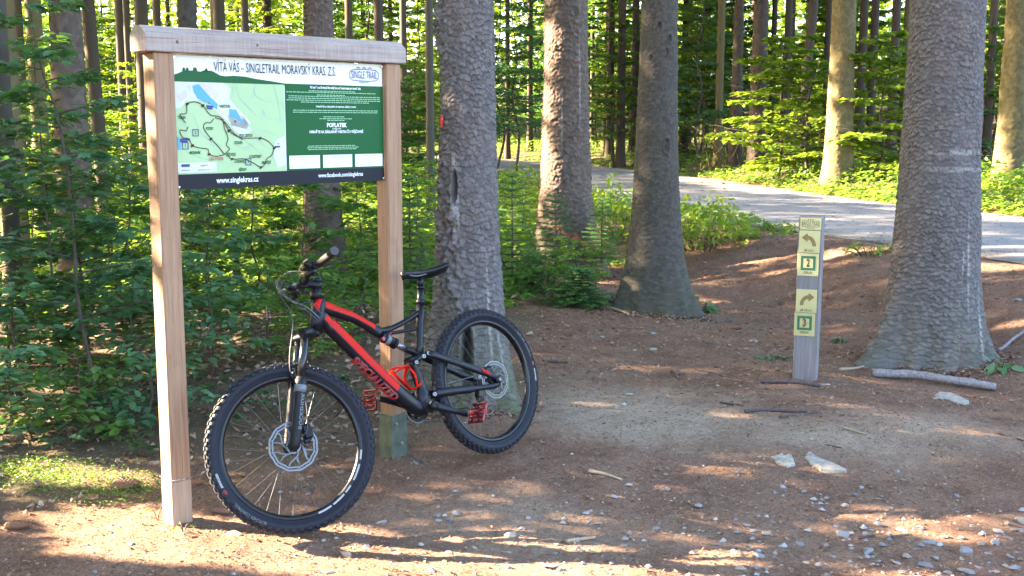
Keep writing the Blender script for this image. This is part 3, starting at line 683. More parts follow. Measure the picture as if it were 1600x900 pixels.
# far wood that closes the view: one mass of leaves on a low rise
n = 120000; a = g.uniform(-1.0, 1.0, n); D = g.uniform(62, 105, n); Xf = np.sin(a)*D; Yf = np.cos(a)*D
zf = height(Xf, Yf, False) + 13*g.random(n)**1.25
keep = fbm(Xf*.22+3, zf*.45+Yf*.05, 3) > .34; Xf, Yf, zf = Xf[keep], Yf[keep], zf[keep]; n = len(Xf)
V, F = leaf_arrays(np.c_[Xf, Yf, zf], rdir(n, g, -.1)+g.normal(0, .3, (n, 3)), g.normal(0, 1, (n, 3))+np.array([0, 0, .8]), g.uniform(.35, .75, n), 'quad', 1.2)
tag(link('distant_wood', np_mesh('distant_wood', V, F, M['leaf_warm'])), 'mass of bright green foliage closing the forest far behind all trunks', 'woodland', None, 'stuff')

# young spruces right of the post
sps = [(641, 448, 1.10, .36, 1, 'young spruce between the right post and the hollow spruce'), (800, 448, 1.15, .36, 2, 'young spruce just right of the hollow spruce, the tallest of its row'),
       (866, 442, .95, .34, 3, 'young spruce with rust red dead twigs in front of the brown flaky spruce'), (940, 440, .95, .30, 4, 'thin young spruce with a bare tall leader left of the knotty centre spruce'),
       (834, 455, .36, .30, 5, 'small bushy spruce at the edge of the needle litter behind the rear wheel'), (905, 478, .34, .3, 6, 'smallest spruce seedling beside the fallen stick near the centre spruce'),
       (760, 400, 1.0, .4, 10, 'young spruce half hidden by the hollow spruce')]
for px, py, h, rd, sd, lab in sps:
    o = G(px, py); mb, V, F = spruce_sapling(sd, h, rd, bare=.18 if sd == 4 else 0)
    r = empty('spruce_sapling', tuple(o), 0, lab, 'sapling'); mb.build('stem', M['twig'], r); link('needles', np_mesh('needles', V, F, M['needle'], smooth=False), r, 'stuff')
    if sd == 3:
        for q, (dx, dz, dy) in enumerate(((.10, .60, -.25), (.30, .48, -.2))):
            gq = np.random.default_rng(50+q); n_ = 150; t_ = gq.random(n_); c_ = np.c_[.26*t_-.13, .02*np.sin(6*t_), -.10*t_*t_+.03*np.sin(9*t_)]
            dr_ = np.c_[gq.normal(.4, .5, n_), gq.normal(0, .6, n_), gq.normal(-.15, .45, n_)]; dr_ = unit(dr_)*.030*gq.uniform(.6, 1.3, n_)[:, None]
            V = np.stack([c_, c_+dr_, c_+np.array([.005, 0, .004])], 1).reshape(-1, 3)
            link('dead_twig', np_mesh('dead_twig', V, np.arange(3*n_).reshape(-1, 3), M['needle_dead'], smooth=False), r, loc=(dx, dy, dz))

# ------------------------------------------------------------------ herb layer (nobody could count it)
def herbs(name, label, n, fx, size, hmax, mat, seed, kind='simple', clump=.25):
    g = np.random.default_rng(seed); P_ = fx(g, n); x, y = P_[:, 0], P_[:, 1]; hh = P_[:, 2] if P_.shape[1] > 2 else np.ones(len(x))
    cl = fbm(x*1.1+seed, y*1.1, 3); z = height(x, y, False) + hmax*hh*np.clip((cl-.3)*2.2, .08, 1.2)*g.random(len(x))**.6
    D_ = rdir(len(x), g, -.15)+g.normal(0, .25, (len(x), 3)); N_ = np.c_[g.normal(0, .45, (len(x), 2)), np.ones(len(x))]
    V, F = leaf_arrays(np.c_[x, y, z], D_, N_, size*g.uniform(.6, 1.3, len(x)), kind); 
    return tag(link(name, np_mesh(name, V, F, M[mat])), label, 'ground cover', None, 'stuff')
def f_left(g, n):
    D = 10.2+g.random(n)**1.4*34; x = g.uniform(-.52, .06, n)*D-.6; y = D; d = seg_dist(x, y, NEARS); k = d > .5; return np.c_[x, y, .35+.65*sstep(10, 15, y)][k]
def f_beyond(g, n):
    i = g.integers(0, len(NEARS)-1, n); t = g.random(n); P = np.array(NEARS); p = P[i]+(P[i+1]-P[i])*t[:, None]; T = unit(P[i+1]-P[i]); N = np.c_[T[:, 1], -T[:, 0]]
    q = ROADW+.05+g.random(n)**1.3*12; p = p+N*q[:, None]; k = (p[:, 1] > 3) & (np.abs(p[:, 0]) < .62*p[:, 1]+2); return np.c_[p, .25+.75*sstep(ROADW, ROADW+1.6, q)][k]
def f_near_verge(g, n):
    i = g.integers(0, len(NEARS)-1, n); t = g.random(n); P = np.array(NEARS); p = P[i]+(P[i+1]-P[i])*t[:, None]; T = unit(P[i+1]-P[i]); N = np.c_[T[:, 1], -T[:, 0]]
    q = g.random(n)**1.2*4.; p = p-N*q[:, None]; k = (p[:, 1] > 13.6) & (p[:, 1] < 48); k &= (fbm(p[:, 0], p[:, 1], 3) > .33) | (p[:, 1] > 18); return np.c_[p, np.full(n, .75)][k]
herbs('undergrowth', 'green leafy undergrowth covering the forest floor left of the hollow spruce', 85000, f_left, .085, .75, 'herb', 3)
herbs('verge_plants', 'sunny nettles and herbs along the far side of the road', 150000, f_beyond, .09, .62, 'herb', 4)
herbs('roadside_plants', 'low green plants on the near edge of the road', 55000, f_near_verge, .075, .6, 'herb', 5)
def bush(name, label, px, py, rx, ry, h, n, size, mat, seed, cat='plant', kind='simple'):
    g = np.random.default_rng(seed); o = G(px, py); a = g.random(n)*2*pi; r = np.sqrt(g.random(n)); x = r*np.cos(a)*rx; y = r*np.sin(a)*ry
    z = h*(1-.7*r*r)*(.25+.75*g.random(n)**.7)*(.6+.8*vnoise(x*5+seed, y*5)); e = empty(name, tuple(o), 0, label, cat)
    mb = MB()
    for i in range(0, n, max(1, n//28)): mb.tube([(x[i]*.5, y[i]*.5, -.02), (x[i]*.8, y[i]*.8, z[i]*.6), (x[i], y[i], z[i])], [.005, .004, .002], 4)
    mb.build('stem', M['twig'], e)
    V, F = leaf_arrays(np.c_[x, y, z], np.c_[x, y, 0*x-.1*rx]+g.normal(0, .35*rx, (n, 3)), np.c_[g.normal(0, .4, (n, 2)), np.ones(n)], size*g.uniform(.6, 1.3, n), kind)
    link('foliage', np_mesh('foliage', V, F, M[mat]), e, 'stuff'); return e
bush('nettle_clump', 'bright green leafy clump on the road edge right of the knotty centre spruce', 1100, 388, .62, .5, .62, 800, .085, 'leaf_warm', 61)
bush('nettle_clump', 'darker leafy clump between the brown flaky spruce and the centre spruce', 955, 372, .75, .6, .72, 900, .08, 'leaf_warm', 62)
bush('bramble', 'bramble with serrated leaves at the left foot of the centre spruce', 985, 482, .40, .2, .14, 110, .07, 'leaf_cool', 63, kind='maple')
bush('bramble', 'small green sprig at the right foot of the centre spruce', 1092, 488, .16, .14, .12, 46, .06, 'leaf_cool', 64, kind='maple')
bush('grass_tuft', 'low green tuft on the sunlit bank top beside the thickest spruce', 1362, 398, .3, .2, .14, 90, .06, 'leaf_warm', 65)
bush('wildflower', 'tiny sprig at the right foot of the thickest spruce with one broad leaf', 1560, 580, .10, .08, .08, 12, .10, 'leaf_cool', 66, kind='simple')
bush('fern_sprig', 'sparse green sprig on the soil just right of the marker post', 1312, 535, .07, .06, .06, 22, .045, 'leaf_cool', 67)
bush('fern_sprig', 'sparse green sprig on the soil left of the marker post', 1210, 562, .13, .08, .04, 26, .04, 'leaf_cool', 68)

# ------------------------------------------------------------------ unseen shade trees added left of the frame, leaves cut away for sun flecks
tl = math.tan(SUN_EL); SH = np.array([-TS[0], -TS[1]])/tl
def gsp(p): p = np.asarray(p); return np.array([p[0]+p[2]*SH[0], p[1]+p[2]*SH[1]])
lit = []; PART = []   # capsules in sun-plane coordinates: a, b, radius
def L2(a, b, r, part=0.): lit.append((gsp(a), gsp(b), r)); PART.append(part)
def LG(x0, y0, x1, y1, r, part=0.): L2(G(x0, y0), G(x1, y1), r, part)
LG(110, 812, 560, 872, .17); LG(330, 885, 900, 893, .18); LG(160, 850, 340, 885, .16); LG(560, 838, 690, 840, .055); LG(790, 838, 830, 840, .05); LG(820, 868, 1120, 884, .10); LG(1100, 890, 1180, 895, .07)
LG(1120, 735, 1290, 765, .11, .4); LG(1180, 712, 1300, 728, .10, .3); LG(1300, 792, 1550, 826, .075, .35); LG(1400, 835, 1560, 842, .04, .3); LG(70, 750, 235, 752, .10); LG(60, 728, 130, 725, .08)
LG(1160, 410, 1240, 385, .16); LG(1300, 402, 1385, 390, .16); LG(1070, 462, 1130, 478, .10); LG(870, 432, 985, 446, .14); LG(1480, 415, 1600, 418, .2); LG(1575, 505, 1600, 500, .12)
LP = (-1.385, 4.68)
L2((LP[0]-.03, LP[1]-.03, .15), (LP[0]-.03, LP[1]-.03, .62), .05); L2((LP[0]-.03, LP[1]-.03, 1.2), (LP[0]-.03, LP[1]-.03, 2.15), .06)
for (px, py, D) in ((330, 640, 4.55), (350, 600, 4.5), (395, 575, 4.5)): L2(At(px, py, D), At(px+8, py-8, D), .035)
L2((x2-.2, y2-.1, 2.35), (x2-.2, y2-.1, 2.8), .07); L2((x2-.2, y2-.1, 1.75), (x2-.2, y2-.1, 2.05), .06)
for (px, D, r) in ((1312, 22.3, .42), (1583, 19.5, .34), (1249, 28, .25)): X_ = (px-800)/FPX*D; L2((X_, D, .3), (X_, D, 6), r)
for (px, D, r, h0, h1) in ((1215, 25, 1.1, .8, 3.2), (1372, 22.5, 1.2, .8, 3.2), (1262, 24, .7, .6, 1.6), (1400, 24.5, .9, .6, 1.5)): X_ = (px-800)/FPX*D; L2((X_, D, h0), (X_, D, h1), r)
for (a, b_, c_, d_, r) in ((1110, 283, 1390, 300, .45), (1545, 318, 1600, 330, .7), (1180, 290, 1400, 318, .5)): LG(a, b_, c_, d_, r)
A_ = np.array([l[0] for l in lit]); B_ = np.array([l[1] for l in lit]); R_ = np.array([l[2] for l in lit])
g = np.random.default_rng(12)
def shade_leaves(n, x0, x1, y0, y1, zmax):
    x = g.uniform(x0, x1, n); y = g.uniform(y0, y1, n); z = .3+g.random(n)*zmax
    gp = np.c_[x+z*SH[0], y+z*SH[1]]
    k = (gp[:, 0] > -7) & (gp[:, 0] < 16)
    x, y, z, gp = x[k], y[k], z[k], gp[k]
    inside = np.zeros(len(x), bool)
    for a, b2, r, pr in zip(A_, B_, R_, PART):
        d = b2-a; t = np.clip(((gp-a)@d)/(d@d+1e-9), 0, 1); inside |= np.hypot(*(gp-a-t[:, None]*d).T) < r*(.8+.5*vnoise(gp[:, 0]*9, gp[:, 1]*9))+.055 if pr == 0 else (np.hypot(*(gp-a-t[:, None]*d).T) < r+.05) & (g.random(len(x)) > pr*.12+.06*(pr > 0)) & (fbm(gp[:, 0]*7, gp[:, 1]*14, 2) > .30)
    dr = seg_dist(gp[:, 0], gp[:, 1], NEARS); far = (gp[:, 1] > 14) & ((dr < -ROADW+.3) | (gp[:, 0] < .5)); hole = far & (fbm(gp[:, 0]*.5+7, gp[:, 1]*.5, 3) > .36); hole |= (gp[:, 1] > 9) & (gp[:, 0] < -1) & (fbm(gp[:, 0]*1.1, gp[:, 1]*1.1+4, 3) > .52)
    hole |= (gp[:, 0] < -1.9) & (gp[:, 1] > 5.7) & (fbm(gp[:, 0]*2.3, gp[:, 1]*2.3+8, 3) > .40); k = ~inside & ~hole; return x[k], y[k], z[k]
strips = [(-max(7.2, .47*y_+4.6), y_) for i, y_ in enumerate(np.arange(-1, 52, 3.4))]
for i, (xc, yc) in enumerate(strips):
    xx, yy, zz = shade_leaves(38000 if yc < 16 else 9000, xc-2., xc+2., yc-1.8, yc+1.8, 11)
    n = len(xx); 
    V, F = leaf_arrays(np.c_[xx, yy, zz]-np.array([xc, yc, 0]), rdir(n, g, -.2)+g.normal(0, .4, (n, 3)), g.normal(0, .8, (n, 3))+np.array([-.8, .2, .5]), g.uniform(.08, .155, n) if yc < 16 else g.uniform(.12, .24, n), 'quad', 1.5)
    o = empty('shade_tree', (xc, yc, 0), 0, 'leafy shade tree added unseen outside the left edge of the picture', 'tree', 'added shade trees left of the view')
    t = link('trunk', far_trunk('bark_far', 0), o); t.scale = (.13, .13, .6); t.location = (-2.2, .6*(i % 2), -.2)
    link('crown', np_mesh('crown', V, F, M['leaf']), o, 'stuff')

o = G(1180, 268); o = np.array([o[0], o[1]+.8, H1(o[0], o[1]+.8)]); s = MB(); gq = np.random.default_rng(3)
for i in range(34):
    a = gq.uniform(-.9, .9, 2); p = np.array([a[0]*1.3, a[1]*.5, 0]); q = p+np.array([gq.normal(0, .5), gq.normal(0, .2), gq.uniform(.3, 1.1)]); s.tube(spline([p, (p+q)/2+gq.normal(0, .06, 3), q], 3), [.013]*2+[.009]*3+[.004]*2, 5)
tag(s.build('brushwood', M['bark_pale'], None, loc=tuple(o)), 'tangle of bare dead branches on the verge beyond the road, left of the bright yellow trunk', 'brushwood', None, 'stuff')
# ------------------------------------------------------------------ map board
def woodmat(name, cols, scale=1., grain=(14, 14, .55)):
    b = NB(name); g1 = b.noise(5*scale, 6, .65, vec=grain); g2 = b.noise(40*scale, 4, .7, vec=(3, 3, .12)); big = b.noise(1.6, 2)
    c = b.ramp(g1, [(.3, cols[0]), (.5, cols[1]), (.7, cols[2])]); c = b.mix(.35, c, b.ramp(g2, [(.35, cols[0]), (.65, cols[2])]))
    c = b.mix(b.ramp(big, [(.4, (0, 0, 0)), (.65, (.35, .35, .35))]), c, b.mix(1., c, (.8, .72, .7), 'MULTIPLY'))
    cr = b.noise(7*scale, 3, .5, vec=tuple(k*1.6 if k > 5 else k*.5 for k in grain)); c = b.mix(b.ramp(cr, [(.655, (0, 0, 0)), (.675, (.75, .75, .75))]), c, tuple(k*.35 for k in cols[0])); dt = b.noise(3.2, 5, .7); c = b.mix(b.ramp(dt, [(.55, (0, 0, 0)), (.75, (.45, .45, .45))]), c, tuple(k*.6 for k in cols[0])); b.bump(g2, .35, .003); return b.done(c, .7, 0, .35)
M['pine'] = woodmat('oiled_pine', ((.22, .12, .07), (.32, .185, .11), (.41, .25, .155)))
M['pine_beam'] = woodmat('weathered_pine_beam', ((.22, .165, .14), (.33, .26, .23), (.44, .36, .315)), grain=(.55, 14, 14))
M['knot'] = worn('wood_knot', (.13, .065, .04), .6, 0, .4, 90)
M['shoe_green'] = worn('green_tinted_steel_shoe', (.10, .125, .10), .55, .35, .45, 18)
M['shoe_beige'] = woodmat('weathered_post_foot', ((.25, .17, .11), (.35, .25, .17), (.42, .31, .22)))
M['steel'] = worn('bright_steel', (.6, .6, .6), .3, .9, .15, 60)
def printmat(name, col, rough=.42): return worn(name, col, rough, 0, .04, 8, 0, .18)
PW = printmat('print_white', (.70, .71, .69)); PG = printmat('print_green', (.006, .085, .022)); PK = printmat('print_black', (.012, .013, .02))
PM = printmat('print_map_green', (.36, .50, .27)); PL = printmat('print_light_green', (.28, .50, .30)); PB = printmat('print_lake_blue', (.10, .32, .52))
PC = printmat('print_cream', (.54, .55, .48)); PR = printmat('print_red', (.45, .12, .08)); PV = printmat('print_lilac', (.52, .46, .60)); PP = printmat('print_path_grey', (.36, .47, .42))
PN = printmat('print_navy', (.05, .06, .2)); PDB = printmat('print_dark_brown', (.075, .035, .03)); PA = printmat('print_grey', (.45, .5, .5))
BA = np.array([-1.385, 4.575]); BB_ = np.array([-.578, 5.425])
ux = unit(BB_-BA); BL = float(np.linalg.norm(BB_-BA)); ang = atan2(ux[1], ux[0])
gz0 = H1(*BA); board = empty('map_board', (BA[0], BA[1], 0), ang, 'wooden map board with roofed beam, green trail panel and two posts, bicycle leaning before it', 'sign')
PT = .088
zb = 1.95
M['beam_gap'] = worn('gap_dark', (.05, .035, .03), .8)
for i, (x, zt) in enumerate(((0, zb), (BL, zb))):
    g0 = H1(*(BA+ux*x)); mb = MB()
    lo = g0-.05 if i == 0 else g0+.205
    mb.box((x, 0, (lo+zt)/2), (PT, PT, zt-lo), bev=.006); p = mb.build('post', M['pine'], board)
    s = MB()
    if i == 0:
        s.box((x, 0, g0+.085), (PT+.0025, PT+.0025, .20), bev=.006); s.build('post_foot', M['shoe_beige'], board)
        s = MB(); s.tube([(x+a*(PT/2+.003), b_*(PT/2+.003), g0+.19+c_) for a, b_, c_ in ((-1, -1, .004), (1, -1, -.004), (1, 1, .0), (-1, 1, .003), (-1, -1, .004))], .0016, 5); s.build('wire', M['steel'], board)
    else:
        s.box((x, 0, g0+.08), (PT+.012, PT+.012, .27), bev=.004)
        s.build('post_shoe', M['shoe_green'], board)
        for (bx, bz) in ((-.02, .17), (.012, .07)):
            s = MB(); s.cyl((x+bx, -PT/2-.006, g0+bz), (x+bx, -PT/2-.013, g0+bz), .009, 6); s.build('bolt', M['steel'], board)
x0, x1_ = -.085, BL+.062; hw = .060
ol = [(-hw, 0), (hw, 0), (hw, .068), (.022, .098), (-.022, .122), (-hw, .082)]
mb = MB(); k = .004
V = []; n = 6
sect = [(-hw+k, 0), (hw-k, 0), (hw, k), (hw, .066), (hw-.003, .070), (.024, .098), (.018, .100), (-.018, .100), (-.024, .098), (-hw+.003, .070), (-hw, .066), (-hw, k)]
xs_ = [x0, x0+.004]+list(np.linspace(x0+.05, x1_-.05, 14))+[x1_-.004, x1_]
for xi, x in enumerate(xs_):
    sc_ = .97 if xi in (0, len(xs_)-1) else 1.
    V += [(x, a*sc_, zb+(b_-.06)*sc_+.06) for a, b_ in sect]
q = len(sect); Fq = [(i*q+j, i*q+(j+1) % q, (i+1)*q+(j+1) % q, (i+1)*q+j)[::-1] for i in range(len(xs_)-1) for j in range(q)]
mb.add(V, Fq+[tuple(range(q)), tuple(((len(xs_)-1)*q+j) for j in range(q))[::-1]], 0, False)
beam = mb.build('beam', M['pine_beam'], board)
for kx, kz, r in ((.05, .040, .007), (.42, .045, .006)):
    s = MB(); s.lathe([(0, .0015), (r*.5, .0013), (r, .0)], (kx, -hw, zb+kz), (0, -1, 0), 12); s.build('knot', M['knot'], beam)
# the printed panel
P0 = PT/2+.004; PWD = BL-PT-.008; PH = .532; PZ = zb-.006; PY = -.018
pn = MB(); pn.box((P0+PWD/2, PY+.004, PZ-PH/2), (PWD, .006, PH), bev=.001); panel = pn.build('panel', PW, board)
def TP(lay): return lambda x, y, z=0: (P0+x*PWD, PY+.001-.0007*lay, PZ-y*PH)      # x right 0..1, y down 0..1
def poly(name, pts, m, lay, par=None):
    s = MB(); T_ = TP(lay); s.add([T_(*p) for p in pts], [tuple(range(len(pts)))], 0, False); return s.build(name, m, par or panel)
def rect(name, a, b_, c_, d, m, lay): return poly(name, [(a, b_), (a, d), (c_, d), (c_, b_)], m, lay)
def tline(s, pts, wdt, lay, n=3):
    T_ = TP(lay); pts = [np.array(p) for p in spline(pts, n)] if n > 1 else [np.array(p, float) for p in pts]; V = []; asp = PWD/PH
    for i, p in enumerate(pts):
        t = pts[min(i+1, len(pts)-1)]-pts[max(i-1, 0)]; t = unit(np.array([t[0]*asp, t[1]])); nrm = np.array([-t[1]/asp, t[0]])
        V += [T_(*(p+nrm*wdt)), T_(*(p-nrm*wdt))]
    s.add(V, [(2*i, 2*i+1, 2*i+3, 2*i+2) for i in range(len(pts)-1)], 0, False)
def ptext(s, body, x, y, h, lay, xs=1., align='CENTER', bold=.0, sl=0.):
    T_ = TP(lay); sz = h/.70*PH
    s.text(body, sz, lambda a, b_, z: T_(x+a/PWD, y-(b_+a*sl)/PH), xs, align, 0, bold*sz)
hor = [(0, .150), (.02, .138), (.045, .118), (.055, .113), (.085, .112), (.088, .09), (.100, .088), (.104, .115), (.118, .118), (.13, .108), (.165, .108), (.185, .125), (.20, .140), (.225, .146), (.26, .140), (.31, .143), (.36, .158), (.43, .172), (.495, .187), (1, .187), (1, .200), (0, .200)]
rect('green_print', .494, .187, 1, .886, PG, 2)
s = MB(); T_ = TP(1)
for i in range(len(hor)-3): s.add([T_(*hor[i]), T_(hor[i][0], .2), T_(hor[i+1][0], .2), T_(*hor[i+1])], [(0, 1, 2, 3)], 0, False)
for tx, th_ in ((.048, .03), (.062, .034), (.142, .032)):
    for q in range(3): s.add([T_(tx-.011+.002*q, .118-.008*q), T_(tx+.011-.002*q, .118-.008*q), T_(tx, .118-.013-.008*q)], [(0, 1, 2)], 0, False)
s.build('hill_silhouette', PG, panel)
rect('map_print', .002, .197, .490, .886, PM, 2)
poly('map_field', [(.002, .197), (.21, .197), (.245, .24), (.235, .31), (.29, .42), (.33, .50), (.31, .55), (.24, .52), (.17, .40), (.12, .33), (.05, .34), (.03, .39), (.002, .40)], PC, 3)
poly('map_field', [(.225, .44), (.30, .45), (.335, .56), (.29, .62), (.25, .55)], PC, 3)
poly('map_field', [(.44, .64), (.489, .60), (.489, .84), (.45, .86), (.43, .76)], PC, 3)
poly('map_town', [(.11, .205), (.16, .215), (.195, .30), (.175, .33), (.13, .25)], PV, 4); poly('map_town', [(.015, .30), (.05, .25), (.06, .30), (.03, .35)], PV, 4); poly('map_town', [(.055, .22), (.075, .22), (.07, .28)], PV, 4)
poly('map_lake', [(.08, .225), (.105, .21), (.125, .25), (.155, .31), (.185, .36), (.18, .40), (.15, .36), (.10, .32), (.085, .27)], PB, 5)
poly('map_lake', [(.235, .395), (.265, .40), (.285, .47), (.30, .50), (.285, .505), (.27, .47), (.235, .45)], PB, 5); poly('map_lake', [(.008, .60), (.018, .61), (.022, .70), (.010, .70)], PB, 5)
s = MB(); gg = np.random.default_rng(8)
for P_ in ([(.27, .20), (.28, .30), (.31, .36), (.36, .45)], [(.36, .20), (.35, .27), (.40, .33), (.47, .33), (.489, .40)], [(.44, .20), (.46, .33), (.47, .50)], [(.31, .55), (.36, .50), (.42, .47), (.489, .475)], [(.31, .56), (.38, .55), (.45, .60), (.489, .58)],
          [(.26, .20), (.25, .33), (.28, .38), (.34, .30), (.36, .20)], [(.40, .47), (.39, .40), (.38, .47)], [(.15, .86), (.20, .80), (.17, .70), (.13, .60)], [(.24, .55), (.29, .62), (.36, .72), (.40, .80)], [(.33, .56), (.38, .66), (.42, .72)], [(.30, .72), (.35, .62), (.40, .58)], [(.08, .45), (.12, .60), (.20, .68)],
          [(.05, .72), (.10, .76), (.16, .79)], [(.20, .86), (.26, .80), (.33, .84)], [(.02, .45), (.05, .55), (.03, .62)], [(.38, .86), (.42, .80), (.44, .70)], [(.25, .66), (.30, .70), (.34, .66), (.40, .62)]): tline(s, P_, .0016, 4)
s.build('map_paths', PP, panel)
s = MB()
for P_ in ([(.045, .50), (.022, .44), (.05, .43), (.055, .36), (.09, .345), (.12, .37), (.15, .44), (.18, .45), (.20, .47), (.23, .56), (.26, .60), (.30, .62), (.37, .62), (.41, .65), (.435, .70)],
          [(.165, .47), (.15, .50), (.13, .50), (.12, .54), (.15, .62), (.18, .68), (.205, .74)], [(.055, .53), (.045, .56), (.02, .555), (.03, .61), (.055, .62), (.07, .67), (.10, .69), (.135, .70), (.14, .74), (.17, .755), (.205, .745)],
          [(.205, .745), (.23, .70), (.215, .67), (.225, .62), (.21, .54), (.205, .47)], [(.435, .70), (.42, .76), (.40, .78), (.39, .82), (.37, .85), (.33, .81), (.29, .78), (.24, .78), (.215, .74)],
          [(.17, .46), (.21, .49), (.25, .58), (.29, .63)]): tline(s, P_, .0034, 6)
for q in range(26):
    P_ = [(.055, .36), (.12, .37), (.23, .56), (.37, .62), (.435, .70), (.37, .85), (.24, .78), (.15, .62), (.07, .67), (.14, .74)]; a = P_[q % 10]; tline(s, [(a[0]-.006, a[1]+.006*(q % 3)), (a[0]+.006, a[1]-.004)], .006, 6, 1)
s.build('map_trail', PDB, panel)
s = MB(); tline(s, [(.02, .625), (.06, .625)], .008, 6, 1); tline(s, [(.02, .64), (.05, .64)], .006, 6, 1); tline(s, [(.02, .82), (.055, .82)], .010, 7, 1); tline(s, [(.135, .375), (.165, .38)], .008, 6, 1); tline(s, [(.137, .39), (.16, .395)], .006, 6, 1); tline(s, [(.437, .69), (.462, .69)], .007, 6, 1); tline(s, [(.02, .855), (.055, .855)], .002, 7, 1)
tline(s, [(.455, .66), (.455, .672)], .004, 6, 1); tline(s, [(.147, .345), (.147, .36)], .004, 6, 1); tline(s, [(.255, .49), (.262, .49)], .008, 6, 1)
ptext(s, 'singletrail', .115, .822, .012, 7); ptext(s, 'plánovaná trasa', .115, .856, .011, 7)
s.build('map_legend_print', PN, panel)
rect('map_legend', .006, .80, .17, .876, PC, 5)
s = MB()
for tx, x, y in (('TURBA', .03, .462), ('POTKY', .145, .545), ('VARTOUN', .215, .375), ('POD CESTOU', .305, .60), ('STOUPÁ', .27, .655), ('MORAVÁK', .08, .725), ('JEŽOVICE', .235, .745), ('U KONVICE', .275, .80), ('MEDVĚDÍ', .395, .815), ('U ZASTÁVKY', .345, .765), ('KŘTINY', .285, .865)):
    s = MB(); ptext(s, tx, x, y, .022, 7, .62, bold=.03); s.build('place_name', PG, panel)
for x, y, nn in ((.085, .575, '2'), (.04, .672, '1'), (.312, .805, '3')):
    s = MB(); T_ = TP(6); a, b_ = .013, .027
    for (p, q) in (((x-a, y-b_), (x+a, y-b_+.006)), ((x-a, y+b_-.006), (x+a, y+b_)), ((x-a, y-b_), (x-a+.003, y+b_)), ((x+a-.003, y-b_), (x+a, y+b_))):
        s.add([T_(p[0], p[1]), T_(p[0], q[1]), T_(q[0], q[1]), T_(q[0], p[1])], [(0, 1, 2, 3)], 0, False)
    ptext(s, nn, x, y, .026, 6, .8, bold=.02); s.build('map_number', PN, panel)
s = MB(); ptext(s, 'ZDE STOJÍTE', .17, .775, .022, 7, .7, bold=.03); s.build('map_here_mark', PR, panel)
for x in (.506, .674, .842): rect('info_box', x, .765, x+(.152 if x < .84 else .15), .872, PW, 4)
s = MB()
for x in (.506, .674, .842):
    for j, (wd, y) in enumerate(((.10, .778), (.115, .788), (.07, .797), (.03, .813), (.11, .826), (.05, .841), (.04, .852))): tline(s, [(x+.076-wd/2, y), (x+.076+wd/2, y)], .0014, 6, 1)
    tline(s, [(x+.008, .846), (x+.02, .846)], .0025, 6, 1); tline(s, [(x+.008, .862), (x+.02, .862)], .0025, 6, 1)
s.build('info_box_print', PA, panel)
s = MB()
for j, (a, b_, y) in enumerate(((.61, .86, .240), (.50, .975, .252), (.65, .80, .272), (.51, .985, .284), (.51, .985, .300), (.50, .985, .316), (.57, .93, .332), (.53, .985, .398), (.53, .97, .414), (.68, .81, .450), (.66, .83, .466), (.70, .80, .480), (.60, .86, .690), (.595, .865, .704), (.60, .86, .718))):
    s = MB(); n_ = int((b_-a)/.0052); x = a
    for q in range(n_):
        L_ = gg.uniform(.006, .022)
        if x+L_ > b_: break
        tline(s, [(x, y), (x+L_, y)], .0032, 4, 1); x += L_+.0028
    s.build('print_line', PL, panel)
for tx, y, h_, xs2, bo in (('Vítáme Vás na Singletrail Moravský kras naší husté stezek pro horská kola.', .212, .020, .62, .035), ('Orientační čip pro nákup jízdného do stezek kupte „Základny“ posezení.', .366, .015, .66, .03),
        ('POPLATEK', .520, .032, .95, .05), ('za užívání stezek', .548, .012, .8, .02), ('UHRAĎTE NA ZÁKLADNĚ V BISTRU ČI V PŮJČOVNĚ', .575, .021, .80, .04)):
    s = MB(); ptext(s, tx, .748, y, h_, 4, xs2, bold=bo); s.build('lettering', PW, panel)
rect('black_strip', 0, .886, 1, 1, PK, 3)
s = MB(); ptext(s, 'www.singlekras.cz', .262, .943, .042, 5, .86, bold=.025); s.build('web_address', PW, panel); s = MB(); ptext(s, 'www.facebook.com/singlekras', .765, .935, .034, 5, .80, bold=.022); s.build('web_address', PW, panel)
s = MB(); ptext(s, 'VÍTÁ VÁS – SINGLETRAIL MORAVSKÝ KRAS, Z.S.', .462, .080,   .074, 5, .52, bold=-.002); s.build('title_lettering', PK, panel)
s = MB(); lg = [(.822, .075), (.835, .055), (.865, .05), (.94, .05), (.965, .055), (.976, .075), (.976, .125), (.962, .14), (.93, .145), (.87, .145), (.835, .14), (.822, .125), (.822, .075)]; tline(s, lg, .0026, 5, 1)
ptext(s, 'SINGLE TRAIL', .899, .098, .062, 5, .52, bold=.0); ptext(s, 'MORAVSKÝ KRAS', .899, .158, .016, 5, .6)
for x in (.868, .90, .93): tline(s, [(x-.01, .042), (x, .03), (x+.01, .042)], .003, 5, 1)
s.build('logo', PN, panel)
for x, y in ((.006, .02), (.994, .02), (.006, .98), (.994, .98)):
    s = MB(); c_ = TP(6)(x, y); s.cyl(c_, (c_[0], c_[1]-.003, c_[2]), .005, 8); s.build('screw', M['steel'], panel)

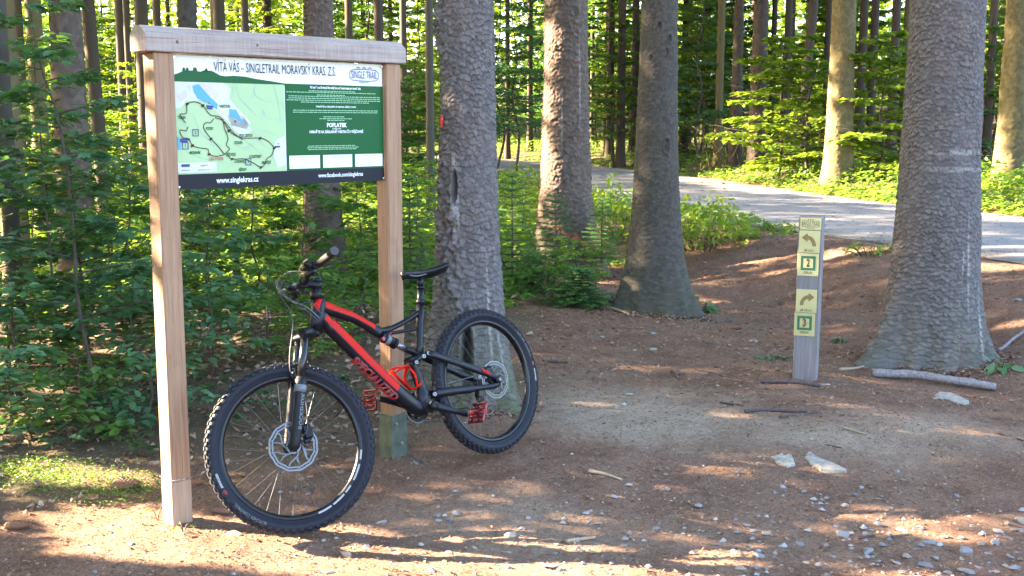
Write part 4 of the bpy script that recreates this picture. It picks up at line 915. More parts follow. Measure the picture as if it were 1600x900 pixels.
# ------------------------------------------------------------------ marker post with plates
M['grey_wood'] = woodmat('silvered_post_wood', ((.13, .118, .12), (.20, .182, .185), (.28, .26, .26)))
M['plate'] = worn('brass_yellow_plate', (.50, .46, .22), .38, .2, .12, 3.5)
M['engraved'] = worn('engraved_brown', (.22, .15, .05), .6, 0, .2, 60); M['plate_green'] = worn('plate_green_paint', (.02, .12, .06), .5)
M['plate_dark'] = worn('plate_dark_line', (.05, .045, .03), .6); M['plate_brown'] = worn('plate_number_brown', (.10, .045, .02), .6)
g0 = G(1258, 591)
o = empty('trail_marker_post', tuple(g0), 0, 'grey square trail marker post with brass coloured arrow plates, standing on the needle litter', 'post')
o.rotation_euler = (0, radians(.4), radians(-20)); W_ = .150; D_ = .150; HT = 1.065
s = MB(); s.box((0, 0, HT/2-.06), (W_, D_, HT+.12-.0), bev=.004); s.build('post', M['grey_wood'], o)
def plate(z0, z1, xo, kind):
    s = MB(); w2 = .130; s.box((xo, -D_/2-.0025, (z0+z1)/2), (w2, .004, z1-z0-.002), bev=.0012); p = s.build('plate', M['plate'], o)
    T_ = lambda x, y, z=0: np.array([xo+x, -D_/2-.0052-z, (z0+z1)/2+y])
    for (a, b_) in ((-.058, -1), (.058, -1), (-.058, 1), (.058, 1)):
        q = MB(); c_ = T_(a, b_*((z1-z0)/2-.008)); q.cyl(c_, c_+np.array([0, -.0015, 0]), .0022, 6); q.build('screw', M['steel'], p)
    if kind in 'LR':
        f_ = 1 if kind == 'L' else -1; out = []
        for t in np.linspace(0, pi/2, 9): out.append((-.012+.050*cos(t), -.042+.062*sin(t)))
        inn = [(-.012+.030*cos(t), -.042+.040*sin(t)) for t in np.linspace(pi/2, 0, 9)]
        sh = out+[(-.012, .034), (-.045, .008), (-.012, -.018)]+inn
        sh = [(a*f_, b_+.016) for a, b_ in sh]
        q = MB(); bgp = [(a*1.07, b_*1.07+.0) for a, b_ in sh]
        def fill(mb_, S_, lay):
            n_ = 9; V = [T_(a, b_, lay) for a, b_ in S_]; F = [(i, i+1, len(S_)-2-i, len(S_)-1-i) for i in range(8)] + [(8, 9, 10, 11, 12)]
            mb_.add(V, F, 0, False)
        fill(q, bgp, .0002); q.build('arrow_outline', M['plate_dark'], p); q = MB(); fill(q, sh, .0006); q.build('arrow', M['engraved'], p)
        q = MB(); q.text('JEĎ VLEVO' if kind == 'L' else 'JEĎ VPRAVO', .021, lambda a, b_, z: T_(a, -(z1-z0)/2+.015+b_, .0004), .62 if kind == 'L' else .66); q.build('caption', M['plate_dark'], p)
    elif kind in '23':
        for a, mt, ly in ((.046, M['plate_green'], .0003), (.030, M['plate'], .0007)):
            q = MB(); q.add([T_(-a, .010-a, ly), T_(a, .010-a, ly), T_(a, .010+a, ly), T_(-a, .010+a, ly)], [(0, 1, 2, 3)], 0, False); q.build('frame' if a > .04 else 'field', mt, p)
        q = MB(); q.text(kind, .068, lambda a, b_, z: T_(a, .010+b_, .0011), .62, bold=.0032); q.build('number', M['plate_brown'], p)
        q = MB(); q.text('OKRUH', .022, lambda a, b_, z: T_(a, -.051+b_, .0005), .72, bold=.0005); q.build('caption', M['plate_dark'], p)
    else:
        q = MB(); T2 = lambda x, y: T_(x, y, .0004)
        pts = [(-.052, -.018), (-.052, .012), (-.045, .018), (.045, .018), (.052, .012), (.052, -.018), (-.052, -.018)]
        for a, b_ in zip(pts[:-1], pts[1:]):
            a = np.array(a); b_ = np.array(b_); d = unit(b_-a); nn = np.array([-d[1], d[0]])*.0012; q.add([T2(*(a+nn)), T2(*(a-nn)), T2(*(b_-nn)), T2(*(b_+nn))], [(0, 1, 2, 3)], 0, False)
        q.text('SINGLE TRAIL', .034, lambda a, b_, z: T_(a, -.001+b_, .0005), .52); q.text('MORAVSKÝ KRAS', .011, lambda a, b_, z: T_(a, -.0275+b_, .0005), .6); q.text('▲ ▲ ▲', .012, lambda a, b_, z: T_(a, .027+b_, .0005), .9); q.build('logo', M['plate_dark'], p)
plate(.979, 1.058, 0, 'S'); plate(.832, .976, -.003, 'L'); plate(.683, .830, -.005, '2'); plate(.446, .598, -.006, 'R'); plate(.293, .444, -.012, '3')

# ------------------------------------------------------------------ bicycle
Qp = (-0.03806267, 5.32620448, 0.12019957); YAW, LEAN, PIT, STE = [radians(v) for v in (229.38771912, 14.74295078, 3.54089118, -24.2411846)]
AX0 = np.array([1.1295, 0, .333]); AXD = np.array([-cos(radians(67)), 0, sin(radians(67))])
def st(p):
    v = np.asarray(p, float)-AX0; k_ = AXD; return AX0+v*cos(STE)+np.cross(k_, v)*sin(STE)+k_*np.dot(k_, v)*(1-cos(STE))
bike = empty('mountain_bicycle', Qp, 0, 'black and red mountain bicycle with fat knobbly tyres leaning before the right board post', 'bicycle')
bike.rotation_mode = 'XYZ'; bike.rotation_euler = (Matrix.Rotation(YAW, 3, 'Z') @ Matrix.Rotation(PIT, 3, 'Y') @ Matrix.Rotation(LEAN, 3, 'X')).to_euler()
def paint(name, col, rough, metal=0, coat=.3, spec=.5, scale=22):
    m_ = worn(name, col, rough, metal, .18, scale, 0, spec); m_.node_tree.nodes['Principled BSDF'].inputs['Coat Weight'].default_value = coat; m_.node_tree.nodes['Principled BSDF'].inputs['Coat Roughness'].default_value = .15; return m_
BLK = paint('satin_black_frame', (.003, .0035, .008), .4, 0, .06, .25); RED = paint('fluorescent_red_frame', (.46, .010, .005), .5, 0, .0, .15); MBL = paint('matt_black', (.005, .005, .008), .5, 0, 0, .3)
RUB = worn('tyre_rubber', (.007, .008, .015), .62, 0, .4, 45, .15, .3); KNB = worn('tread_rubber', (.014, .015, .021), .8, 0, .45, 60); RIM = paint('rim_black', (.006, .006, .009), .3, .2, .1, .35)
SIL = worn('machined_steel', (.15, .15, .155), .42, .85, .12, 40); ALU = worn('grey_anodised', (.22, .22, .24), .35, .8, .2, 40); WHT = worn('white_decal', (.28, .285, .30), .5, 0, .1, 30)
DRED = paint('dark_red_anodised', (.17, .006, .014), .35, .5, .2); LRED = worn('red_decal', (.17, .005, .006), .5, 0, .15, 30); GRY = worn('grey_decal', (.13, .135, .15), .5, 0, .15, 30); GRIP = worn('rubber_grip', (.006, .006, .006), .8, 0, .3, 80, .3)
NKL = worn('spoke_steel', (.10, .10, .105), .35, .7, .1, 30); TAN = worn('scuffed_grip_end', (.05, .045, .05), .7, 0, .3, 50)
def ell(n, r0, ca): return [(ca[0]+r0*cos(a), ca[1]+r0*sin(a)) for a in np.linspace(0, 2*pi, n, endpoint=False)]
def wheel(name, cx, cz, front):
    f_ = st if front else (lambda p: p)
    c_ = np.array([cx, 0, cz]); AX = (0, 1, 0)
    s = MB(); s.lathe([(.277, -.0150), (.283, -.0165), (.291, -.0165), (.2915, -.0145), (.287, -.013), (.283, 0), (.287, .013), (.2915, .0145), (.291, .0165), (.283, .0165), (.277, .0150), (.270, .006), (.269, 0), (.270, -.006)], c_, AX, 96, closed=True)
    wroot = s.build(name, RIM, bike, f_)
    s = MB(); prof = []
    for a in np.linspace(-2.45, 2.45, 17): prof.append((.3175+.0262*cos(a), .0275*sin(a)))
    s.lathe([(.289, -.0155)]+prof+[(.289, .0155)], c_, AX, 120); s.build('tyre', RUB, wroot, f_)
    s = MB(); nk = 64
    def P3(th, r, y): return c_+np.array([cos(th)*r, y, sin(th)*r])
    def knob(th, a, dth, dw, hgt, sk=0):
        V = []
        for lev, sh in ((-.001, 1), (hgt, .8)):
            for (s1, s2) in ((-1, -1), (1, -1), (1, 1), (-1, 1)):
                aa = a+s2*dw*sh/.0285; tt = th+s1*dth*sh+sk*s2; V.append(P3(tt, .3175+(.0262+lev)*cos(aa), (.0275+lev)*sin(aa)))
        s.add(V, [(4, 5, 6, 7), (0, 1, 5, 4), (1, 2, 6, 5), (2, 3, 7, 6), (3, 0, 4, 7)], 0, False); s.add(V, [(4, 7, 6, 5)][:0], 0)
    for i in range(nk):
        th = 2*pi*i/nk
        for sg in (-1, 1):
            knob(th, sg*1.17, .030 if i % 2 else .024, .0045, .0055, 0); knob(th+.5*2*pi/nk, sg*.66, .022, .0042, .0048, .01*sg); knob(th, sg*.20, .028, .0050, .0042, 0)
    s.build('tread_knobs', KNB, wroot, f_, 'stuff')
    s = MB(); hwd = .048 if front else .06
    s.lathe([(.009, -hwd), (.013, -hwd+.004), (.014, -.03), (.029, -.0295), (.029, -.0265), (.016, -.025), (.014, 0), (.016, .025), (.029, .0265), (.029, .0295), (.014, .03), (.013, hwd-.004), (.009, hwd)], c_, AX, 20); s.build('hub', MBL, wroot, f_)
    for i in range(32):
        sg = 1 if i % 2 else -1; a1 = 2*pi*(i+.5)/32; k_ = 1 if (i//2) % 2 else -1; a0 = a1+k_*1.15
        s = MB(); s.tube([P3(a0, .0275, sg*.028), P3(a1, .271, sg*.003)], .0011, 5, cap=False); s.build('spoke', NKL, wroot, f_)
    # brake disc on the left side
    R_o = .1 if front else .09; yy = .036 if front else .055; s = MB(); n_ = 72
    def ring(r0, r1, n2=72, wav=0.):
        V = []; 
        for i in range(n2):
            a = 2*pi*i/n2; w_ = wav*cos(a*12)
            for (rr, y) in ((r0+w_, yy-.001), (r1+w_, yy-.001), (r1+w_, yy+.001), (r0+w_, yy+.001)): V.append(P3(a, rr, y))
        F = []
        for i in range(n2):
            j = (i+1) % n2
            for q in range(4): F.append((4*i+q, 4*i+(q+1) % 4, 4*j+(q+1) % 4, 4*j+q))
        s.add(V, F, 0, False)
    ring(R_o-.0185, R_o-.0125, 72, .0015); ring(R_o-.0070, R_o, 72, .0015)
    for i in range(36): a = 2*pi*i/36+.03; s.tube([P3(a-.03, R_o-.0125, yy), P3(a+.03, R_o-.003, yy)], (.001, .0022) if i % 3 else (.001, .0040), 6, up=(0, 1, 0))
    ring(.022, .030, 36)
    for i in range(6):
        a = 2*pi*i/6; pts = [P3(a+t*1.05-.0, .027+t*(R_o-.040)+.0, yy) for t in np.linspace(0, 1, 7)]
        pts = [P3(a+1.05*sin(t*pi*.62), .027+t*(R_o-.040), yy) for t in np.linspace(0, 1, 7)]
        s.tube(pts, [(.0010, .0042), (.001, .0058), (.001, .0062), (.001, .0055), (.001, .0048), (.001, .0045), (.001, .005)], 6, up=(0, 1, 0)); s.tube([P3(a+.25, .026, yy), P3(a+.55, .056, yy), P3(a+.48, R_o-.013, yy)], [(.001, .0048)]*3, 6, up=(0, 1, 0))
    s.build('brake_disc', SIL if front else NKL, wroot, f_)
    s = MB(); 
    for i in range(6): a = 2*pi*i/6+.3; s.cyl(P3(a, .024, yy), P3(a, .024, yy+.003), .0035, 8)
    s.cyl(P3(0, 0, yy-.004), P3(0, 0, yy+.006), .016, 16); s.build('disc_carrier', MBL, wroot, f_)
    # writing on the tyre wall and rim
    def arc(txt, a0, size, r, mat, xs, nm, bold=.0, side=1):
        q = MB()
        def Tt(x, y, z):
            th = a0+x/r; aa = 1.57+(-(y)/.028)*1.0; return P3(th, .3175+.0272*cos(aa)+0*y, side*.0285*sin(aa)) if r > .3 else P3(th, r+y, side*.0170)
        q.text(txt, size, Tt, xs, bold=bold); q.build(nm, mat, wroot, f_)
    sgn = 1
    arc('BUTCHER CONTROL', radians(-40 if front else 158), .017, .312, GRY, .9, 'tyre_lettering')
    arc('SPECIALIZED', radians(-7) if front else radians(188), .0115, .311, WHT, .9, 'tyre_lettering', .0009)
    q = MB(); q.add([P3(radians(t), .3175+.0272*cos(1.57+d_), .0281) for t, d_ in ((342-(0 if front else -194), .2), (345.5-(0 if front else -194), .2), (345.5-(0 if front else -194), -.2), (342-(0 if front else -194), -.2))] , [(0, 1, 2, 3)], 0, False); q.build('tyre_patch', LRED, wroot, f_)
    q = MB()
    for t0, t1 in ((200, 208), (212, 226), (231, 238), (240, 252), (254, 266)):
        A_ = [radians(v) for v in np.linspace(t0, t1, 5)]; V = [P3(a, rr, .0169) for a in A_ for rr in (.2805, .2880)]; q.add(V, [(2*i, 2*i+1, 2*i+3, 2*i+2) for i in range(4)], 0, False)
    if front: q.build('rim_decal', WHT, wroot, f_)
    s = MB(); s.tube([P3(1.2+2.2, .267, 0), P3(1.2+2.2, .235, 0)], .003, 6); s.build('valve', SIL, wroot, f_)
    return wroot
fw = wheel('front_wheel', 1.17, .35, True); rw = wheel('rear_wheel', 0, .35, False)
# frame
fr = MB()
def dtred(t, a): return 1 if (cos(a) > -.2 and .03 < t < .60) else 0
fr.tube(spline([(.888, 0, .845), (.845, 0, .785), (.775, 0, .695), (.66, 0, .545), (.545, 0, .405), (.475, 0, .338), (.43, 0, .325)], 6), [(.030, .024)]*6+[(.036, .027)]*12+[(.037, .029)]*12+[(.034, .032)]*7, 20, up=(-1, 0, 1), mfn=dtred)
def ttred(t, a): return 1 if (cos(a) > -.1 and .03 < t < .80) else 0
fr.tube(spline([(.874, 0, .880), (.80, 0, .842), (.715, 0, .798), (.64, 0, .745), (.585, 0, .700)], 6), [(.028, .020)]*6+[(.025, .021)]*6+[(.022, .020)]*7+[(.024, .018)]*6, 18, up=(0, 0, 1), mfn=ttred)
fr.tube(spline([(.61, 0, .722), (.56, 0, .708), (.50, 0, .712), (.42, 0, .725), (.335, 0, .748)], 5), [(.016, .016)]*9+[(.012, .013)]*12, 12, up=(0, 0, 1))
fr.tube(spline([(.575, 0, .695), (.50, 0, .688), (.355, 0, .678)], 4), [(.008, .010)]*9, 10)
fr.tube([(.60, 0, .73), (.585, 0, .70), (.578, 0, .672)], [(.018, .014), (.018, .013), (.013, .014)], 12)
fr.tube([(.860, 0, .915), (.876, 0, .878), (.895, 0, .835), (.926, 0, .780)], [.025, .027, .027, .029], 20)
fr.tube([(.306, 0, .785), (.335, 0, .71), (.375, 0, .60), (.40, 0, .545)], [.0185, .0185, .0190, .021], 18)
fr.tube(spline([(.452, 0, .545), (.435, 0, .50), (.425, 0, .43), (.43, 0, .36), (.432, 0, .33)], 4), [(.022, .022)]*5+[(.026, .024)]*5+[(.036, .033)]*7, 16)
fr.tube([(.465, 0, .55), (.42, 0, .555), (.385, 0, .56)], [(.014, .026)]*3, 12)
fr.cyl((.432, -.037, .332), (.432, .037, .332), .031, 24)
fr.tube([(.432, 0, .36), (.395, 0, .375)], [(.026, .034)]*2, 12)
frame = fr.build('frame', [BLK, RED], bike)
s = MB()
for y in (-.0325, .0325): s.lathe([(.0, .001), (.022, .001), (.027, -.001), (.027, -.006)], (.432, y*1.14, .332), (0, 1 if y > 0 else -1, 0), 20)
s.build('bearing_cup', MBL, bike)
# rear triangle
for sg in (1, -1):
    s = MB(); s.tube(spline([(.365, .036*sg, .560), (.25, .050*sg, .498), (.12, .066*sg, .425), (.03, .072*sg, .375), (-.005, .072*sg, .350)], 4), [(.0165, .008)]*8+[(.018, .008)]*6+[(.014, .007)]*3, 12, up=(0, 0, 1)); ss = s.build('seat_stay', BLK, bike)
    if sg > 0:
        q = MB(); d = unit(np.array([-.155, .0, -.085])); 
        q.text('FSR', .032, lambda x, y, z: np.array([.072, .0805, .400])+d*(x)+np.array([-.0, 0, 1])*y*.8-d*y*.3, 1.0, bold=.0015); q.build('lettering', RED, ss)
    s = MB(); s.tube(spline([(.395, .036*sg, .376), (.30, .046*sg, .365), (.14, .064*sg, .340), (.02, .070*sg, .325), (-.004, .070*sg, .342)], 4), [(.019, .0095)]*8+[(.013, .0075)]*9, 12, up=(0, 0, 1)); s.build('chain_stay', BLK, bike)
    s = MB(); s.tube([(.452, .032*sg, .534), (.41, .034*sg, .552), (.362, .034*sg, .562)], [(.013, .005), (.011, .005), (.010, .005)], 12, up=(0, 0, 1)); s.build('rocker_link', BLK, bike)
    s = MB(); s.lathe([(0, -.008), (.017, -.008), (.019, -.003), (.019, .003), (.012, .006), (0, .006)], (-.002, .076*sg, .348), (0, sg, 0), 12); s.build('dropout', BLK, bike)
    if sg > 0:
        for (x, z, r) in ((.367, .560, .0085), (.398, .553, .0095), (.450, .536, .0085), (.393, .375, .0095)):
            s = MB(); y_ = .040 if z > .4 else .0458; s.lathe([(.0035, y_+.0015), (.0035, y_+.003), (r, y_+.003), (r, y_-.004)], (x, 0, z), (0, 1, 0), 16); s.build('pivot_bolt', WHT, bike)
s = MB(); s.cyl((.30, 0, .802), (.306, 0, .782), .0215, 18); s.tube([(.285, -.02, .79), (.28, .02, .79)], .004, 6); s.build('seat_clamp', MBL, bike)
s = MB(); s.tube([(.318, 0, .757), (.282, 0, .855)], .0155, 16); s.tube([(.284, 0, .85), (.281, 0, .860)], .0185, 16); s.tube([(.281, 0, .858), (.266, 0, .905)], .0135, 16); s.box((.262, 0, .912), (.05, .035, .016), bev=.005); s.build('seat_post', BLK, bike)
# shock
s = MB(); s.tube([(.585, 0, .690), (.572, 0, .680)], .022, 16); s.tube([(.574, 0, .681), (.518, 0, .643)], .0225, 18); s.tube([(.522, 0, .646), (.512, 0, .639)], .0255, 18); sh = s.build('shock_absorber', MBL, bike)
s = MB(); s.tube([(.513, 0, .640), (.466, 0, .608)], .0145, 14); s.build('shock_shaft', ALU, sh)
s = MB(); s.tube([(.467, 0, .609), (.445, 0, .594), (.395, 0, .560)], [(.013, .019), (.012, .018), (.010, .020)], 10); s.build('shock_yoke', MBL, sh)
s = MB(); s.tube([(.562, 0, .6725), (.545, 0, .661)], .0232, 18); s.build('decal_band', GRY, sh); s = MB(); s.cyl((.592, .0, .676), (.592, .026, .676), .009, 10); s.build('lever', DRED, sh)
s = MB(); s.cyl((.538, .0, .672), (.530, .004, .700), .008, 10); s.build('valve', DRED, sh)
# lettering on the down tube
d = unit(np.array([-.115, 0, -.140])); upv = np.array([-d[2], 0, d[0]]); 
s = MB()
def Tdt(x, y, z):
    p = np.array([.672, 0, .532])+d*x; y2 = y-.024; return p+np.array([upv[0], 0, upv[2]])*y2*(1 if upv[2] > 0 else -1)+np.array([0, .0292*sqrt(max(.1, 1-(y2/.04)**2))+.0007, 0])
s.text('SPECIALIZED', .040, lambda x, y, z: Tdt(x+y*.3, y, z), 1.25, bold=.0024); s.build('lettering', LRED, frame)
s = MB(); q0 = [(.873, .93), (.884, .895), (.905, .85)]
for sg in (1, -1):
    V = [np.array([x+.012+k_*.022, sg*(.0225-.010*k_*1), z]) for (x, z), hw_ in zip(q0, (1, 1, 1)) for k_ in (0, .45)]
    s.add(V, [(0, 1, 3, 2), (2, 3, 5, 4)], 0, False)
s = MB(); s.tube([(.874, 0, .905), (.884, 0, .880), (.896, 0, .855)], [(.020, .026), (.029, .024), (.018, .024)], 14, up=(1, 0, 0)); s.build('head_badge', RED, frame)
# saddle
s = MB(); NS = 16; V = []; ring_n = 14
for i in range(NS):
    t = i/(NS-1); x = .378-.265*t; hw2 = .018+.052*sstep(.30, .88, np.array(t))+.004*(t > .9); hw2 = float(hw2)*(1-.35*max(0, t-.93)/.07) if i else .008
    zt = .943+.004*cos(t*pi)-.012*sin(t*pi)+.012*max(0, t-.6); thk = .027+.014*t
    if i == 0: zt -= .008
    for k_ in range(ring_n):
        a = 2*pi*k_/ring_n; yy = hw2*cos(a)*(1 if sin(a) >= 0 else .82); zz_ = (.010 if sin(a) >= 0 else thk)*sin(a)*(1 if sin(a) < 0 else abs(cos(a))**0*1); V.append((x, yy, zt+zz_-.006))
F = [(i*ring_n+k_, i*ring_n+(k_+1) % ring_n, (i+1)*ring_n+(k_+1) % ring_n, (i+1)*ring_n+k_) for i in range(NS-1) for k_ in range(ring_n)]
s.add(V, F+[tuple(range(ring_n))[::-1], tuple((NS-1)*ring_n+k_ for k_ in range(ring_n))]); sad = s.build('saddle', BLK, bike)
for sg in (-1, 1):
    s = MB(); s.tube(spline([(.35, .008*sg, .928), (.31, .018*sg, .912), (.24, .022*sg, .912), (.17, .03*sg, .924)], 4), .0035, 6); s.build('saddle_rail', SIL, sad)
# bottle cage
s = MB(); cgd = unit(np.array([.115, 0, .140])); cn = np.array([-cgd[2], 0, cgd[0]]); cn = cn if cn[2] > 0 else -cn; c0 = np.array([.535, 0, .470])
def CG(u_, r_, a): return c0+cgd*u_+cn*(.045+.038*cos(a)*r_)+np.array([0, .037*sin(a)*r_, 0])
s.tube([CG(-.06, 1, pi), CG(.07, 1, pi)], [(.005, .012)]*2, 8, up=cn)
for sg in (-1, 1):
    s.tube(spline([CG(-.06, 1, pi), CG(-.07, 1, pi-.9*sg), CG(-.03, 1, pi-1.9*sg), CG(.0, 1, .25*sg)], 5), [(.0045, .007)]*16, 8)
    s.tube(spline([CG(.05, 1, pi), CG(.055, 1.03, pi-.9*sg), CG(.035, 1.05, pi-1.9*sg), CG(.0, 1.02, .25*sg)], 5), [(.0045, .007)]*16, 8)
s.tube(spline([CG(-.07, .9, pi), CG(-.085, .6, pi/2), CG(-.08, .9, .2)], 4), [(.004, .010)]*9, 8)
s.build('bottle_cage', RED, bike)
# fork, in straight-ahead coordinates then turned with st
fk = MB(); ls = np.array([1.17, 0, .35])
for sg in (1, -1):
    p = lambda u_: ls+AXD*u_+np.array([0, .066*sg, 0])
    s = MB(); s.tube([p(.24), p(.475)], .0172, 18); s.build('stanchion', paint('stanchion_grey' if sg > 0 else 'stanchion_grey_b', (.012, .012, .014), .25, .2, .1), bike, st)
    s = MB(); s.tube([p(-.012), p(.0), p(.03), p(.22), p(.262), p(.272)], [.013, .020, .0215, .0235, .0255, .022], 20); s.tube([p(.262), p(.278)], .0205, 18)
    s.lathe([(0, -.012), (.018, -.012), (.020, -.006), (.020, .006), (.012, .010), (0, .010)], (1.17, .060*sg, .35), (0, sg, 0), 16); lg = s.build('fork_leg', MBL if sg > 0 else BLK, bike, st)
    if sg > 0:
        q = MB(); a_f = radians(62)
        def Tf(x, y, z):
            b0 = p(.135)+AXD*x*1.; fwd = np.array([AXD[2], 0, -AXD[0]]); ph = radians(28)+(-y)/.0235; return b0+fwd*sin(ph)*.0245*-1+np.array([0, cos(ph)*.0245, 0])
        q.text('ROCKSHOX', .024, Tf, 1.1, bold=.0004); q.build('lettering', GRY, lg, st)
        q = MB(); q.tube([p(.215), p(.245)], .0250, 18); q.build('decal_band', GRY, lg, st)
fwd = np.array([AXD[2], 0, -AXD[0]])
s = MB(); s.tube(spline([ls+AXD*.245+np.array([0, .062, 0])+fwd*.01, ls+AXD*.285+np.array([0, .052, 0])+fwd*.024, ls+AXD*.315+np.array([0, .026, 0])+fwd*.030, ls+AXD*.318+fwd*.031, ls+AXD*.315+np.array([0, -.026, 0])+fwd*.030, ls+AXD*.285+np.array([0, -.052, 0])+fwd*.024, ls+AXD*.245+np.array([0, -.062, 0])+fwd*.01], 4), [(.014, .007)]*25, 10, up=AXD); s.build('fork_arch', MBL, bike, st)
s = MB(); cr = ls+AXD*.462; s.tube([cr+np.array([0, y, 0])+fwd*(-.036*(1-(y/.07)**2))+AXD*(.012*(1-(y/.07)**2)) for y in np.linspace(-.086, .086, 11)], [(.020, .020)]+[(.024, .024)]*9+[(.020, .020)], 14, up=AXD); s.build('fork_crown', BLK, bike, st)
top = np.array([.869, 0, .948]); ax_at = lambda u_: AX0+AXD*u_
s = MB(); s.tube([ax_at(.47), ax_at(.645)], .0165, 14); s.tube([ax_at(.470), ax_at(.488)], .028, 18); s.tube([ax_at(.628), ax_at(.672)], [.026, .019], 18); s.tube([ax_at(.672), ax_at(.705)], .0185, 18); s.build('headset', MBL, bike, st)
s = MB(); sc0 = ax_at(.688); bc = sc0+fwd*.060+AXD*.0; s.tube([sc0-fwd*.016, sc0, sc0+fwd*.03, bc], [(.018, .020), (.021, .021), (.016, .016), (.020, .020)], 14, up=AXD); s.cyl(bc-np.array([0, .024, 0]), bc+np.array([0, .024, 0]), .0225, 16); s.cyl(ax_at(.700), ax_at(.716), .0195, 16); s.build('stem', BLK, bike, st)
# bar: ends computed from the pose fit
def hb(y): 
    a = abs(y); rise = .022*float(sstep(.05, .16, np.array(a))); return bc+np.array([-.05*float(sstep(.08, .38, np.array(a))), y, rise+.0])
s = MB(); s.tube([hb(y) for y in np.linspace(-.375, .375, 31)], [.0112 if abs(y) > .06 else .0158 for y in np.linspace(-.375, .375, 31)], 12); s.build('handlebar', MBL, bike, st)
for sg in (1, -1):
    s = MB(); ys = np.linspace(.245, .385, 15); s.tube([hb(sg*y) for y in ys], [.0165 if i % 2 else .0155 for i in range(15)], 16); gr = s.build('grip', GRIP, bike, st)
    s = MB(); s.tube([hb(sg*.383), hb(sg*.389)], .0172, 16); s.build('grip_end', TAN, gr, st)
    s = MB(); s.tube([hb(sg*.238), hb(sg*.247)], .0175, 16); s.build('lock_ring', MBL, gr, st)
    s = MB(); b0 = hb(sg*.205); s.cyl(b0-np.array([0, .009*sg, 0]), b0+np.array([0, .009*sg, 0]), .0175, 14); s.tube([b0+fwd*.014, b0+fwd*.034-AXD*.006+np.array([0, -.02*sg, 0]), b0+fwd*.036-AXD*.010+np.array([0, -.075*sg, 0])], [.012, .012, .008], 10); lv = s.build('brake_lever', MBL, bike, st)
    s = MB(); s.tube(spline([b0+fwd*.036-AXD*.008+np.array([0, -.012*sg, 0]), b0+fwd*.060-AXD*.012+np.array([0, .04*sg, 0]), b0+fwd*.050-AXD*.014+np.array([0, .105*sg, 0])], 4), [(.007, .004)]*9, 8); s.build('lever_blade', ALU if sg < 0 else MBL, lv, st)
    s = MB(); b1 = hb(sg*.165); s.box(b1-AXD*.022+fwd*.006, (.030, .036, .024), bev=.007); s.tube([b1-AXD*.02, b1-AXD*.034+fwd*-.014+np.array([0, .03*sg, 0])], [.007, .009], 8); s.build('shifter', MBL, bike, st)
    s = MB(); s.cyl(b1-np.array([0, .008, 0]), b1+np.array([0, .008, 0]), .016, 14); s.build('bar_clamp', SIL if sg > 0 else ALU, bike, st)
    # cables
bl, br = hb(.205)+fwd*.036-AXD*.010+np.array([0, -.075, 0]), hb(-.205)+fwd*.036-AXD*.010+np.array([0, .075, 0])
M['cable'] = worn('cable_housing', (.03, .03, .035), .45); M['cable_light'] = worn('cable_housing_grey', (.14, .135, .13), .45)
leg = lambda u_, y: ls+AXD*u_+np.array([0, y, 0])
s = MB(); s.tube(spline([bl, bl+fwd*.05+np.array([0, -.06, -.01]), bc+fwd*.115+np.array([0, .0, -.06]), bc+fwd*.10+np.array([0, .02, -.17]), leg(.36, .04)+fwd*.05, leg(.28, .05)+fwd*.035, leg(.20, .045)-fwd*.026, leg(.08, .055)-fwd*.045, leg(.04, .05)-fwd*.03], 8), .0025, 7, cap=False); s.build('brake_hose', M['cable'], bike, st)
s = MB(); s.tube(spline([br, br+fwd*.06+np.array([0, .03, .0]), bc+fwd*.12+np.array([0, .03, -.03]), bc+fwd*.085+np.array([0, .045, -.11]), ax_at(.60)+fwd*.03+np.array([0, .030, 0]), ax_at(.56)-fwd*.02+np.array([0, .032, 0])], 8), .0025, 7, cap=False); s.build('brake_hose', M['cable'], bike, st)
s = MB(); s.tube(spline([hb(-.165)-AXD*.02+fwd*.02, bc+fwd*.10+np.array([0, -.05, .0]), bc+fwd*.115+np.array([0, .02, -.06]), ax_at(.57)+fwd*.05+np.array([0, .03, 0]), ax_at(.53)-fwd*.01+np.array([0, .034, 0])], 8), .0022, 7, cap=False); s.build('gear_cable', M['cable'], bike, st)
s = MB(); s.tube(spline([hb(.165)-AXD*.02+fwd*.02, hb(.10)+fwd*.08, bc+fwd*.12+np.array([0, .0, -.02]), bc+fwd*.10+np.array([0, .03, -.09]), ax_at(.58)+fwd*.045+np.array([0, .035, 0]), ax_at(.54)-fwd*.015+np.array([0, .034, 0])], 8), .0022, 7, cap=False); s.build('gear_cable', M['cable_light'], bike, st)
s = MB(); cp = ls+np.array([-.070, .036, .040]); s.box(cp, (.040, .034, .062), bev=.008); s.box(cp+np.array([.012, .008, -.036]), (.03, .016, .02), bev=.005); s.tube([cp+np.array([.02, .012, .02]), cp+np.array([.045, .02, -.0])], .007, 8); cal = s.build('brake_caliper', MBL, bike, st)
s = MB(); s.box(cp+np.array([-.030, .004, -.002]), (.022, .012, .006), bev=.002); s.build('pad_tab', SIL, cal, st)
s = MB(); s.cyl((1.17, .072, .35), (1.17, .079, .35), .010, 12); s.build('axle_cap', ALU, bike, st)
s = MB(); s.box((.045, .062, .405), (.05, .03, .035), bev=.008); s.tube([(.03, .058, .395), (.02, .066, .36)], .008, 8); s.build('brake_caliper', MBL, bike)
s = MB(); s.cyl((-.003, .079, .347), (-.003, .086, .347), .0075, 12); s.build('axle_cap', SIL, bike)
